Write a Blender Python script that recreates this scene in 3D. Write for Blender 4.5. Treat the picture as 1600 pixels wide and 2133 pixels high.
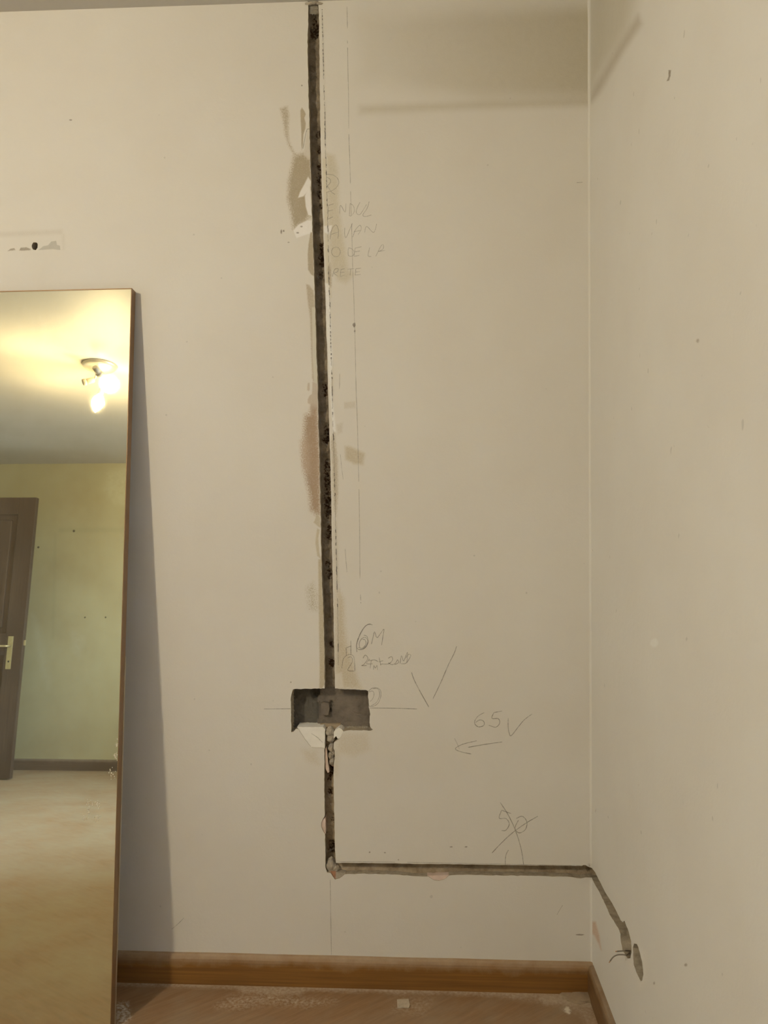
import bpy, bmesh, math, random
import numpy as np
from mathutils import Vector, Matrix, noise
from mathutils.geometry import tessellate_polygon

for o in list(bpy.data.objects):
    bpy.data.objects.remove(o)
SC = bpy.context.scene
COL = SC.collection
random.seed(7)

# ------------------------------------------------------------------ camera
FPX = 1600.0                       # focal length in pixels of a 1600 x 2133 frame
YAW, ROLL = math.radians(2.66), 0.003
CAM = Vector((0.0, -FPX / 828.0, 1.194))
_f = Vector((-math.sin(YAW), math.cos(YAW), 0))
_r0 = Vector((math.cos(YAW), math.sin(YAW), 0))
_u0 = Vector((0, 0, 1))
UP = _u0 * math.cos(ROLL) + _r0 * math.sin(ROLL)
RT = _r0 * math.cos(ROLL) - _u0 * math.sin(ROLL)
cd = bpy.data.cameras.new('camera')
cam = bpy.data.objects.new('camera', cd)
COL.objects.link(cam)
cd.sensor_fit = 'VERTICAL'
cd.sensor_height = 36.0
cd.lens = 36.0 * FPX / 2133.0
cd.clip_start = 0.02
cam.matrix_world = Matrix(((RT.x, UP.x, -_f.x, CAM.x), (RT.y, UP.y, -_f.y, CAM.y),
                           (RT.z, UP.z, -_f.z, CAM.z), (0, 0, 0, 1)))
SC.camera = cam

# ------------------------------------------------------------------ world, daylight, exposure
LAMP_COL = (1.0, 0.85, 0.565)
LAMP_POWER = 685.0
SKY_COL = (0.36, 0.57, 1.0)
SKY_POWER = 134.0
w = bpy.data.worlds.new('dusk_sky')
SC.world = w
w.use_nodes = True
_wn = w.node_tree
_tc = _wn.nodes.new('ShaderNodeTexCoord')
_sx = _wn.nodes.new('ShaderNodeSeparateXYZ')
_rp = _wn.nodes.new('ShaderNodeValToRGB')          # even sky above the horizon, dim ground below it
_rp.color_ramp.elements[0].position = 0.49
_rp.color_ramp.elements[0].color = (0.15, 0.21, 0.33, 1)
_rp.color_ramp.elements[1].position = 0.51
_rp.color_ramp.elements[1].color = (*SKY_COL, 1)
_ma = _wn.nodes.new('ShaderNodeMath')
_ma.operation = 'MULTIPLY_ADD'
_ma.inputs[1].default_value = 0.5
_ma.inputs[2].default_value = 0.5
_wn.links.new(_tc.outputs['Generated'], _sx.inputs[0])
_wn.links.new(_sx.outputs['Z'], _ma.inputs[0])
_wn.links.new(_ma.outputs[0], _rp.inputs['Fac'])
_wn.links.new(_rp.outputs['Color'], _wn.nodes['Background'].inputs[0])
w.node_tree.nodes['Background'].inputs[1].default_value = SKY_POWER
SC.view_settings.view_transform = 'Standard'
SC.view_settings.look = 'None'
SC.view_settings.gamma = 1.0
SC.view_settings.use_curve_mapping = False
SC.view_settings.exposure = 0.1
SC.cycles.use_denoising = True
SC.cycles.adaptive_threshold = 0.03
SC.cycles.max_bounces = 8
SC.cycles.use_light_tree = False
SC.cycles.diffuse_bounces = 4
SC.cycles.transparent_max_bounces = 12
SC.cycles.sample_clamp_indirect = 6.0

# room
XR, XL = 0.4252, -3.86            # right and left walls
YB, YF = 0.0, -4.45               # back wall (with the channel) and opposite wall
H = 2.486
WIN = (-3.02, -1.98, 0.85, 2.25)  # unseen fill window in the right wall, behind the camera: y0 y1 z0 z1
pl = bpy.data.lights.new('window_portal', 'AREA')
pl.shape = 'RECTANGLE'
pl.size, pl.size_y = WIN[1] - WIN[0], WIN[3] - WIN[2]
pl.cycles.is_portal = True
po = bpy.data.objects.new('window_portal', pl)
COL.objects.link(po)
po.location = (XR + 0.10, (WIN[0] + WIN[1]) / 2, (WIN[2] + WIN[3]) / 2)
po.rotation_euler = (math.radians(90), 0, math.radians(90))


# ------------------------------------------------------------------ helpers
def ray(px, py):
    return _f + RT * ((px - 800.0) / FPX) - UP * ((py - 1066.5) / FPX)


def on_back(px, py):              # photograph point -> (x, z) on the back wall
    d = ray(px, py)
    t = (YB - CAM.y) / d.y
    return (CAM.x + d.x * t, CAM.z + d.z * t)


def on_right(px, py):             # -> (y, z) on the right wall
    d = ray(px, py)
    t = (XR - CAM.x) / d.x
    return (CAM.y + d.y * t, CAM.z + d.z * t)


def on_floor(px, py):             # -> (x, y) on the floor
    d = ray(px, py)
    t = -CAM.z / d.z
    return (CAM.x + d.x * t, CAM.y + d.y * t)


def P_back(u, v, dep=0.0):        # dep > 0 goes into the wall
    return (u, YB + dep, v)


def P_right(u, v, dep=0.0):
    return (XR + dep, u, v)


def P_floor(u, v, dep=0.0):
    return (u, v, -dep)


def lin(c):
    return tuple((x / 255 / 12.92) if x / 255 <= 0.04045 else ((x / 255 + 0.055) / 1.055) ** 2.4 for x in c)


WALL = (0.73, 0.71, 0.675)
_ref = lin((191, 180, 156))


def seen(r, g, b):                # albedo of a mark that reads (r, g, b) where the paint reads as the reference
    c = lin((r, g, b))
    return tuple(min(0.95, WALL[i] * c[i] / _ref[i]) for i in range(3))


def mesh(name, verts, faces, mat, parent=None, smooth=False, mats=None, fm=None):
    me = bpy.data.meshes.new(name)
    me.from_pydata([tuple(v) for v in verts], [], faces)
    for m in (mats or [mat]):
        me.materials.append(m)
    if fm:
        me.polygons.foreach_set('material_index', fm)
    if smooth:
        me.polygons.foreach_set('use_smooth', [True] * len(me.polygons))
    me.update()
    o = bpy.data.objects.new(name, me)
    COL.objects.link(o)
    if parent:
        o.parent = parent
    return o


def bm_obj(name, bm, mat, parent=None, smooth=False):
    me = bpy.data.meshes.new(name)
    bm.to_mesh(me)
    bm.free()
    me.materials.append(mat)
    if smooth:
        me.polygons.foreach_set('use_smooth', [True] * len(me.polygons))
    o = bpy.data.objects.new(name, me)
    COL.objects.link(o)
    if parent:
        o.parent = parent
    return o


def box(name, lo, hi, mat, parent=None, bevel=0.0, seg=2):
    bm = bmesh.new()
    bmesh.ops.create_cube(bm, size=1)
    for v in bm.verts:
        v.co = Vector([lo[i] + (v.co[i] + 0.5) * (hi[i] - lo[i]) for i in range(3)])
    if bevel:
        bmesh.ops.bevel(bm, geom=bm.edges[:], offset=bevel, segments=seg, affect='EDGES', profile=0.5)
    return bm_obj(name, bm, mat, parent)


def struct(o, label=None):
    o['kind'] = 'structure'
    if label:
        o['label'] = label
    return o


def thing(o, label, cat, group=None):
    o['label'] = label
    o['category'] = cat
    if group:
        o['group'] = group
    return o


def empty(name, loc=(0, 0, 0)):
    o = bpy.data.objects.new(name, None)
    o.empty_display_size = 0.1
    COL.objects.link(o)
    o.location = loc
    return o


def lathe(name, prof, mat, parent=None, seg=24, mtx=None):
    V, Fc = [], []
    for (r, z) in prof:
        for k in range(seg):
            a = 2 * math.pi * k / seg
            V.append(Vector((r * math.cos(a), r * math.sin(a), z)))
    n = len(prof)
    for i in range(n - 1):
        for k in range(seg):
            Fc.append((i * seg + k, i * seg + (k + 1) % seg, (i + 1) * seg + (k + 1) % seg, (i + 1) * seg + k))
    Fc.append(tuple(range(seg))[::-1])
    Fc.append(tuple((n - 1) * seg + k for k in range(seg)))
    if mtx:
        V = [mtx @ v for v in V]
    return mesh(name, V, Fc, mat, parent, smooth=True)


def tube(name, pts, rad, mat, parent=None, seg=10):
    pts = [Vector(p) for p in pts]
    V, Fc = [], []
    for i, p in enumerate(pts):
        t = (pts[min(i + 1, len(pts) - 1)] - pts[max(i - 1, 0)]).normalized()
        a = t.cross(Vector((0.31, 0.17, 0.93))).normalized()
        b = t.cross(a)
        for k in range(seg):
            an = 2 * math.pi * k / seg
            V.append(p + (a * math.cos(an) + b * math.sin(an)) * rad)
    for i in range(len(pts) - 1):
        for k in range(seg):
            Fc.append((i * seg + k, i * seg + (k + 1) % seg, (i + 1) * seg + (k + 1) % seg, (i + 1) * seg + k))
    Fc.append(tuple(range(seg))[::-1])
    Fc.append(tuple((len(pts) - 1) * seg + k for k in range(seg)))
    return mesh(name, V, Fc, mat, parent, smooth=True)


def smooth_line(pts, n=6):
    if len(pts) < 3:
        a, b = pts[0], pts[-1]
        return [(a[0] + (b[0] - a[0]) * i / n, a[1] + (b[1] - a[1]) * i / n) for i in range(n + 1)]
    out = []
    for i in range(len(pts) - 1):
        p0, p1, p2, p3 = pts[max(i - 1, 0)], pts[i], pts[i + 1], pts[min(i + 2, len(pts) - 1)]
        for k in range(n):
            t = k / n
            out.append(tuple(0.5 * ((2 * p1[j]) + (-p0[j] + p2[j]) * t + (2 * p0[j] - 5 * p1[j] + 4 * p2[j] - p3[j]) * t * t
                                    + (-p0[j] + 3 * p1[j] - 3 * p2[j] + p3[j]) * t ** 3) for j in range(2)))
    out.append(tuple(pts[-1]))
    return out


def rough_line(pts, step=4.0, amp=0.6, seed=0):      # a broken plaster edge along a polyline
    rnd = random.Random(seed)
    out = []
    for a, b in zip(pts[:-1], pts[1:]):
        L = math.hypot(b[0] - a[0], b[1] - a[1])
        n = max(1, int(L / step))
        for k in range(n):
            t = k / n
            j = 0 if (k == 0 and not out) else amp
            out.append((a[0] + (b[0] - a[0]) * t + rnd.uniform(-j, j), a[1] + (b[1] - a[1]) * t + rnd.uniform(-j, j)))
    out.append(tuple(pts[-1]))
    return out


# ------------------------------------------------------------------ materials
def new_mat(name):
    m = bpy.data.materials.new(name)
    m.use_nodes = True
    nt = m.node_tree
    b = nt.nodes['Principled BSDF']
    return m, nt, b


def node(nt, typ, **kw):
    n = nt.nodes.new(typ)
    for k, v in kw.items():
        setattr(n, k, v)
    return n


def noise_node(nt, scale, detail=4.0, rough=0.55, stretch=None):
    tc = node(nt, 'ShaderNodeTexCoord')
    n = node(nt, 'ShaderNodeTexNoise')
    n.inputs['Scale'].default_value = scale
    n.inputs['Detail'].default_value = detail
    n.inputs['Roughness'].default_value = rough
    if stretch:
        mp = node(nt, 'ShaderNodeMapping')
        mp.inputs['Scale'].default_value = stretch[:3]
        src = tc.outputs['Object']
        if len(stretch) > 3:                               # turn first, stretch after
            rt = node(nt, 'ShaderNodeMapping')
            rt.inputs['Rotation'].default_value = (0, 0, stretch[3])
            nt.links.new(src, rt.inputs['Vector'])
            src = rt.outputs['Vector']
        nt.links.new(src, mp.inputs['Vector'])
        nt.links.new(mp.outputs['Vector'], n.inputs['Vector'])
    else:
        nt.links.new(tc.outputs['Object'], n.inputs['Vector'])
    return n.outputs['Fac']


def ramp(nt, fac, stops):
    r = node(nt, 'ShaderNodeValToRGB')
    e = r.color_ramp.elements
    while len(e) < len(stops):
        e.new(0.5)
    for i, (p, c) in enumerate(stops):
        e[i].position = p
        e[i].color = (*c, 1) if len(c) == 3 else c
    nt.links.new(fac, r.inputs['Fac'])
    return r.outputs['Color']


def mixc(nt, fac, a, b):
    m = node(nt, 'ShaderNodeMix', data_type='RGBA')
    for s, v in ((0, fac), (6, a), (7, b)):
        if isinstance(v, (int, float)):
            m.inputs[s].default_value = v
        elif isinstance(v, tuple):
            m.inputs[s].default_value = (*v, 1)
        else:
            nt.links.new(v, m.inputs[s])
    return m.outputs[2]


def math_n(nt, op, a, b=0.0, c=None):
    m = node(nt, 'ShaderNodeMath', operation=op)
    for i, v in enumerate((a, b) if c is None else (a, b, c)):
        if isinstance(v, (int, float)):
            m.inputs[i].default_value = v
        else:
            nt.links.new(v, m.inputs[i])
    return m.outputs[0]


def bump(nt, b, h, strength, dist=0.01):
    bn = node(nt, 'ShaderNodeBump')
    bn.inputs['Strength'].default_value = strength
    bn.inputs['Distance'].default_value = dist
    nt.links.new(h, bn.inputs['Height'])
    nt.links.new(bn.outputs['Normal'], b.inputs['Normal'])


def simple(name, col, rough=0.6, metal=0.0, var=0.0, scale=20.0, bmp=0.0, bscale=80.0):
    m, nt, b = new_mat(name)
    b.inputs['Roughness'].default_value = rough
    b.inputs['Metallic'].default_value = metal
    if var:
        f = noise_node(nt, scale, 5)
        c = ramp(nt, f, [(0.3, tuple(x * (1 - var) for x in col)), (0.7, tuple(min(1, x * (1 + var)) for x in col))])
        nt.links.new(c, b.inputs['Base Color'])
    else:
        b.inputs['Base Color'].default_value = (*col, 1)
    if bmp:
        bump(nt, b, noise_node(nt, bscale, 6), bmp, 0.004)
    return m


def paint_color(nt, col, mott, specks=True):
    f = noise_node(nt, 2.4, 4, 0.6)
    c = ramp(nt, f, [(0.32, tuple(x * (1 - mott * (1 + 0.5 * i)) for i, x in enumerate(col))), (0.68, tuple(min(1, x * (1 + mott * 0.6)) for x in col))])
    if not specks:
        return c
    sp = noise_node(nt, 55.0, 0.0)                      # a few specks of dirt
    spm = ramp(nt, sp, [(0.86, (0, 0, 0)), (0.885, (0.4, 0.4, 0.4))])
    return mixc(nt, spm, c, tuple(x * 0.55 for x in col))


def tint_over(nt, c, sscale):
    """Mix a surface's own dirt, scrapes and dust (a painted-on attribute, broken up by grain) over its colour."""
    at = node(nt, 'ShaderNodeAttribute', attribute_name='tint')
    sk = node(nt, 'ShaderNodeAttribute', attribute_name='speck')
    n = noise_node(nt, sscale, 3, 0.6)
    A = at.outputs['Alpha']
    f = math_n(nt, 'MULTIPLY', math_n(nt, 'SUBTRACT', n, 0.5), math_n(nt, 'MULTIPLY', sk.outputs['Fac'], 6.0))
    gate = math_n(nt, 'MULTIPLY', math_n(nt, 'MULTIPLY', A, math_n(nt, 'SUBTRACT', 1.12, A)), 3.4)
    gate.node.use_clamp = True
    f = math_n(nt, 'MULTIPLY_ADD', f, gate, A)
    f.node.use_clamp = True
    vn = noise_node(nt, 60.0, 4)
    tc = mixc(nt, 0.05, at.outputs['Color'], ramp(nt, vn, [(0.3, (0.1, 0.1, 0.1)), (0.7, (0.8, 0.8, 0.8))]))
    return mixc(nt, f, c, tc)


def wall_paint(name, col, mott=0.03, tint=None, near=True):
    m, nt, b = new_mat(name)
    c = paint_color(nt, col, mott, near)
    if tint:
        c = tint_over(nt, c, tint)
    nt.links.new(c, b.inputs['Base Color'])
    b.inputs['Roughness'].default_value = 0.62
    b.inputs['Specular IOR Level'].default_value = 0.3
    if near:
        bump(nt, b, noise_node(nt, 45.0, 3, 0.75), 0.10, 0.006)
    return m


M_wall = wall_paint('wall_paint', WALL)
FARC = (0.405, 0.372, 0.228)
M_far = wall_paint('far_wall_paint', FARC, 0.09, None, False)
M_wall_t = wall_paint('marked_wall_paint', WALL, 0.03, 320.0)
M_far_t = wall_paint('marked_far_paint', FARC, 0.09, 30.0, False)
M_ceil = wall_paint('ceiling_paint', (0.62, 0.595, 0.55), 0.03, None, False)


def masonry(name, dark, mid, light, brick=None, rs=34.0, soft=False):
    m, nt, b = new_mat(name)
    f = noise_node(nt, rs, 8, 0.62)
    c = ramp(nt, f, [(0.32, dark), (0.5, mid), (0.72, light)])
    f2 = noise_node(nt, 9.0, 3)
    c = mixc(nt, math_n(nt, 'MULTIPLY', f2, 0.5), c, mid)
    if brick:
        at = node(nt, 'ShaderNodeAttribute', attribute_name='mask')
        n2 = noise_node(nt, 150.0, 4, 0.7)
        k = math_n(nt, 'MULTIPLY_ADD', math_n(nt, 'SUBTRACT', n2, 0.5), 2.2, math_n(nt, 'MULTIPLY', at.outputs['Fac'], 0.62))
        k = math_n(nt, 'MULTIPLY', k, math_n(nt, 'MINIMUM', math_n(nt, 'MULTIPLY', at.outputs['Fac'], 4.0), 1.0))
        k = at.outputs['Fac'] if soft else ramp(nt, k, [(0.34, (0, 0, 0)), (0.50, (1, 1, 1))])
        c = mixc(nt, k, c, brick)
    nt.links.new(c, b.inputs['Base Color'])
    b.inputs['Roughness'].default_value = 0.95
    b.inputs['Specular IOR Level'].default_value = 0.1
    bump(nt, b, noise_node(nt, 160.0, 8, 0.7), 0.6, 0.004)
    return m


M_chan = masonry('channel_mortar', (0.125, 0.10, 0.076), (0.27, 0.228, 0.178), (0.42, 0.36, 0.285), (0.07, 0.04, 0.025))
M_chan_low = masonry('channel_plaster', (0.20, 0.145, 0.098), (0.39, 0.312, 0.225), (0.56, 0.465, 0.35), (0.08, 0.04, 0.024), 26.0)
M_box = masonry('box_mortar', (0.13, 0.115, 0.10), (0.215, 0.185, 0.155), (0.30, 0.262, 0.215), (0.125, 0.118, 0.106), 16.0, True)
M_cut = masonry('cut_plaster', (0.27, 0.23, 0.175), (0.44, 0.38, 0.295), (0.57, 0.50, 0.40), None, 60.0)
M_grey = masonry('grey_mortar', (0.26, 0.25, 0.235), (0.34, 0.33, 0.315), (0.42, 0.41, 0.385), None, 40.0)
M_rubble = masonry('rubble', (0.30, 0.265, 0.225), (0.46, 0.41, 0.345), (0.60, 0.545, 0.46), None, 60.0)
M_white = simple('white_plaster', (0.88, 0.865, 0.83), 0.85, 0, 0.04, 40, 0.25, 150)
M_pink = simple('pink_plaster', seen(190, 164, 138), 0.9, 0, 0.08, 60, 0.4, 150)
M_brick = simple('brick_red', (0.42, 0.22, 0.14), 0.9, 0, 0.2, 80, 0.5, 200)
M_tape = simple('mesh_tape_fibre', (0.52, 0.48, 0.40), 0.8)


def pencil_mat(name, col, strength):
    m, nt, b = new_mat(name)
    out = nt.nodes['Material Output']
    n = noise_node(nt, 420.0, 2, 0.6)
    n2 = noise_node(nt, 45.0, 2, 0.6)
    f = ramp(nt, math_n(nt, 'MULTIPLY_ADD', n2, 0.5, math_n(nt, 'MULTIPLY', n, 0.5)), [(0.33, (0.35, 0.35, 0.35)), (0.6, (1, 1, 1))])
    f = math_n(nt, 'MULTIPLY', f, strength)
    tr = node(nt, 'ShaderNodeBsdfTransparent')
    mx = node(nt, 'ShaderNodeMixShader')
    nt.links.new(f, mx.inputs[0])
    nt.links.new(tr.outputs[0], mx.inputs[1])
    nt.links.new(b.outputs[0], mx.inputs[2])
    nt.links.new(mx.outputs[0], out.inputs['Surface'])
    b.inputs['Base Color'].default_value = (*col, 1)
    b.inputs['Roughness'].default_value = 0.6
    return m


M_pencil = pencil_mat('graphite', (0.17, 0.155, 0.13), 0.62)
M_faint = pencil_mat('graphite_faint', (0.24, 0.21, 0.18), 0.42)
M_dark = pencil_mat('saw_score_dark', (0.07, 0.055, 0.06), 0.85)

# wood of the baseboards: streaky honey brown with plaster dust lying on the rounded top
def wood(name, axis, d, l, dust, zt=0.055):
    m, nt, b = new_mat(name)
    st = {'x': (1.2, 30, 55), 'y': (30, 1.2, 55), 'z': (40, 40, 1.2)}[axis]
    f = noise_node(nt, 2.2, 7, 0.62, st)
    c = ramp(nt, f, [(0.30, d), (0.52, tuple((d[i] + l[i]) / 2 for i in range(3))), (0.72, l)])
    big = noise_node(nt, 1.3, 2)
    c = mixc(nt, ramp(nt, big, [(0.42, (0, 0, 0)), (0.68, (0.55, 0.55, 0.55))]), c, tuple(x * 0.75 for x in d))
    if dust:
        tc = node(nt, 'ShaderNodeTexCoord')
        sx = node(nt, 'ShaderNodeSeparateXYZ')
        nt.links.new(tc.outputs['Object'], sx.inputs[0])
        dn = noise_node(nt, 14.0, 7, 0.7)
        h = math_n(nt, 'MULTIPLY_ADD', math_n(nt, 'SUBTRACT', dn, 0.5), 0.055, sx.outputs['Z'])
        k = ramp(nt, math_n(nt, 'MULTIPLY', h, 10.0), [(zt * 10 - 0.10, (0, 0, 0)), (zt * 10 + 0.22, (0.72, 0.72, 0.72))])
        c = mixc(nt, k, c, dust)
    nt.links.new(c, b.inputs['Base Color'])
    b.inputs['Roughness'].default_value = 0.5
    bump(nt, b, f, 0.08, 0.002)
    return m


M_skirt = wood('baseboard_wood', 'x', (0.155, 0.066, 0.013), (0.30, 0.142, 0.032), (0.44, 0.33, 0.22))
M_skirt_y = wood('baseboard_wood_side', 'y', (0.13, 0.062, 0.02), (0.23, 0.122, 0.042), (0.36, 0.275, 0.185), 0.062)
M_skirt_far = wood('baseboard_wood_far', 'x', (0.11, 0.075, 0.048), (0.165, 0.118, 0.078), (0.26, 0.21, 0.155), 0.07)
M_door = wood('door_wood', 'z', (0.058, 0.036, 0.022), (0.10, 0.066, 0.043), None)


def floor_mat(name='dusty_floor', tint=None):
    m, nt, b = new_mat(name)
    grain = noise_node(nt, 3.0, 5, 0.6, (3, 30, 1, math.radians(-38)))
    base = ramp(nt, grain, [(0.3, (0.225, 0.122, 0.054)), (0.7, (0.32, 0.185, 0.09))])
    tc = node(nt, 'ShaderNodeTexCoord')
    sx = node(nt, 'ShaderNodeSeparateXYZ')
    nt.links.new(tc.outputs['Object'], sx.inputs[0])
    # trodden plaster dust over most of the room, thin along the wall
    away = node(nt, 'ShaderNodeMapRange')
    away.inputs['From Min'].default_value = -0.10
    away.inputs['From Max'].default_value = -0.45
    nt.links.new(sx.outputs['Y'], away.inputs['Value'])
    n1 = noise_node(nt, 4.2, 6, 0.6)
    n2 = noise_node(nt, 12.0, 5, 0.6, (1.0, 2.6, 1, math.radians(-38)))
    d = math_n(nt, 'MULTIPLY_ADD', n2, 0.3, math_n(nt, 'MULTIPLY', n1, 0.7))
    d = math_n(nt, 'ADD', d, math_n(nt, 'MULTIPLY_ADD', away.outputs[0], 0.27, -0.09))
    k = ramp(nt, d, [(0.38, (0.06, 0.06, 0.06)), (0.56, (0.40, 0.40, 0.40)), (0.82, (0.95, 0.95, 0.95))])
    c = mixc(nt, k, base, (0.345, 0.29, 0.205))
    if tint:
        c = tint_over(nt, c, tint)
    nt.links.new(c, b.inputs['Base Color'])
    b.inputs['Roughness'].default_value = 0.62
    bump(nt, b, grain, 0.06, 0.002)
    return m


M_floor = floor_mat()
M_floor_t = floor_mat('marked_floor', 130.0)

# ------------------------------------------------------------------ the cut outlines (in photograph pixels, projected on the wall plane)
CH_L = [(642, 12), (642, 50), (640.6, 80), (641.6, 140), (642.4, 200), (644.4, 240), (645, 280), (646.4, 340), (648, 380), (651, 480),
        (654, 550), (655.6, 610), (658, 690), (659.4, 740), (661, 780), (662.4, 850), (664.4, 920), (666, 980), (667.4, 1040),
        (668.4, 1100), (669, 1140), (671, 1210), (673.6, 1280), (676, 1360), (676.4, 1434)]
CH_R = [(663, 12), (664.4, 30), (665.4, 100), (666, 170), (667, 240), (669, 340), (670.4, 400), (673, 460), (675, 540), (678, 620),
        (679.6, 700), (681.4, 720), (682.4, 770), (684.4, 840), (686.4, 910), (688.4, 970), (690, 1040), (690.6, 1080), (691.4, 1140),
        (693, 1200), (694.4, 1260), (695.6, 1320), (697, 1380), (698, 1434)]
BOX_L = [(676.4, 1434), (640, 1434.8), (610.4, 1435.6), (607, 1445), (605.5, 1454), (606.3, 1475), (606.3, 1497), (606.8, 1525), (612, 1524), (616.5, 1518),
         (622, 1519), (626, 1527), (632, 1535), (640, 1546), (648.6, 1556.5), (662, 1557.5), (675.7, 1559)]
LO_L = [(675.7, 1559), (676.2, 1575), (675.7, 1603), (675.4, 1640), (676, 1660), (676.4, 1700), (672, 1706), (669, 1713), (669, 1722), (672.5, 1731), (677, 1737),
        (677.6, 1760), (678, 1808), (682, 1817), (689, 1818), (693, 1826), (698, 1832), (708, 1829), (718, 1821)]
HO_B = [(718, 1821), (760, 1820), (806, 1821), (840, 1823), (880, 1826), (892, 1826), (897, 1830), (905, 1833.5), (915, 1835), (926, 1832), (935, 1824),
        (960, 1822), (1020, 1823), (1180, 1826), (1194, 1827), (1203, 1829), (1211, 1830), (1220, 1828), (1232.5, 1828)]
BOX_R = [(698, 1434), (720, 1435.5), (738.7, 1436), (752, 1437), (763, 1437.7), (766.4, 1439.5), (767.5, 1458), (768.8, 1473), (771, 1488), (770, 1500.7),
         (770.4, 1513), (777, 1520), (773, 1522), (745, 1521), (722.5, 1521.5), (716, 1524), (711, 1532), (706, 1540), (700, 1543), (695.5, 1547)]
LO_R = [(695.5, 1547), (694.9, 1559), (697.3, 1563), (698, 1579), (695.5, 1590), (694.9, 1600), (695.2, 1640), (696, 1680), (697, 1730), (698, 1770), (699.6, 1796)]
HO_T = [(699.6, 1797.5), (740, 1797.5), (796, 1798), (880, 1799.5), (940, 1800), (1060, 1802), (1160, 1803), (1213, 1804), (1215, 1801.5), (1220, 1802), (1223, 1804.5), (1228, 1806), (1232.5, 1808)]

left_px = rough_line(CH_L, 7, 0.5, 1)[:-1] + rough_line(BOX_L, 4, 0.55, 2)[:-1] + rough_line(LO_L, 5, 0.5, 3)[:-1] + rough_line(HO_B, 7, 0.6, 4)
right_px = rough_line(CH_R, 7, 0.35, 5)[:-1] + rough_line(BOX_R, 4, 0.6, 6)[:-1] + rough_line(LO_R, 5, 0.4, 7)[:-1] + rough_line(HO_T, 7, 0.35, 8)


def skin(polys, PM, depth, cut_tag=0):
    """Wall surface polygons (outer + holes) with all their edges carried back into the wall."""
    V, Fc, fm = [], [], []
    nrm_ref = Vector(PM(0, 0, -1)) - Vector(PM(0, 0, 0))
    for poly in polys:
        flat = [p for lp in poly for p in lp]
        base = len(V)
        V += [PM(p[0], p[1], 0) for p in flat]
        for t in tessellate_polygon([[Vector((p[0], p[1], 0)) for p in lp] for lp in poly]):
            a, b, c = (Vector(V[base + i]) for i in t)
            f = tuple(base + i for i in t)
            if (b - a).cross(c - a).dot(nrm_ref) < 0:
                f = f[::-1]
            Fc.append(f)
            fm.append(0)
        bb = len(V)
        V += [PM(p[0], p[1], depth) for p in flat]
        k0 = 0
        for lp in poly:
            n = len(lp)
            for k in range(n):
                i, j = k0 + k, k0 + (k + 1) % n
                Fc.append((base + i, base + j, bb + j, bb + i))
                fm.append(1)
            k0 += n
    return V, Fc, fm


def circle_px(cx, cy, rx, ry, n=18, seed=0, jit=0.12):
    r = random.Random(seed)
    return [(cx + rx * (1 + r.uniform(-jit, jit)) * math.cos(2 * math.pi * k / n), cy + ry * (1 + r.uniform(-jit, jit)) * math.sin(2 * math.pi * k / n)) for k in range(n)]


L2 = [on_back(*p) for p in left_px]
R2 = [on_back(*p) for p in right_px]
L2[0] = (L2[0][0], H)
R2[0] = (R2[0][0], H)
L2[-1] = (XR, L2[-1][1])
R2[-1] = (XR, R2[-1][1])
hole_px = circle_px(72.5, 512.5, 6.2, 8.5, 16, 3)
hole2 = [on_back(*p) for p in hole_px]
left_poly = [[(XL, H)] + L2 + [(XR, 0), (XL, 0)], hole2]
right_poly = [R2 + [(XR, H)]]
V, Fc, fm = skin([left_poly, right_poly], P_back, 0.056, 1)
wall_back = struct(mesh('wall_back', V, Fc, None, mats=[M_wall, M_cut], fm=fm), 'off-white painted wall with a cut channel and box recess')

# right wall: slanting end of the channel and the round socket hole
RC_T = [(1232.5, 1808), (1240, 1817), (1250, 1837), (1260, 1857), (1275, 1881), (1285, 1900), (1293, 1917), (1298, 1921), (1301, 1918), (1304, 1926), (1310, 1941),
        (1315, 1962), (1316, 1980), (1313.5, 1996), (1308, 1997), (1303, 1990)]
RC_B = [(1303, 1990), (1297, 1978), (1294, 1962), (1292, 1942), (1287, 1932), (1280, 1921), (1276, 1914), (1270, 1905), (1262, 1886), (1255, 1871), (1248, 1856), (1240, 1843), (1232.5, 1828)]
rc = rough_line(RC_T, 4, 0.25, 11)[:-1] + rough_line(RC_B, 4, 0.5, 12)
rc2 = [on_right(*p) for p in rc]
rc2[0] = (0.0, R2[-1][1])
rc2[-1] = (0.0, L2[-1][1])
oval = [(1321, 1965.5), (1326.5, 1966), (1330, 1973), (1334, 1989.5), (1338.5, 2007), (1340, 2030), (1338, 2042), (1335, 2044), (1331, 2036), (1325, 2024), (1320.5, 2009), (1319.3, 1991), (1318.7, 1974.5)]
ov2 = [on_right(*p) for p in rough_line(oval + oval[:1], 5, 0.4, 13)[:-1]]
rp = [[(0.0, H)] + rc2 + [(0.0, 0.0), (YF, 0.0), (YF, H)], ov2, [(WIN[0], WIN[2]), (WIN[1], WIN[2]), (WIN[1], WIN[3]), (WIN[0], WIN[3])]]
V, Fc, fm = skin([rp], P_right, 0.056, 1)
wall_right = struct(mesh('wall_right', V, Fc, None, mats=[M_wall, M_cut], fm=fm), 'off-white painted side wall with a slanting cut and round hole')


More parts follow.
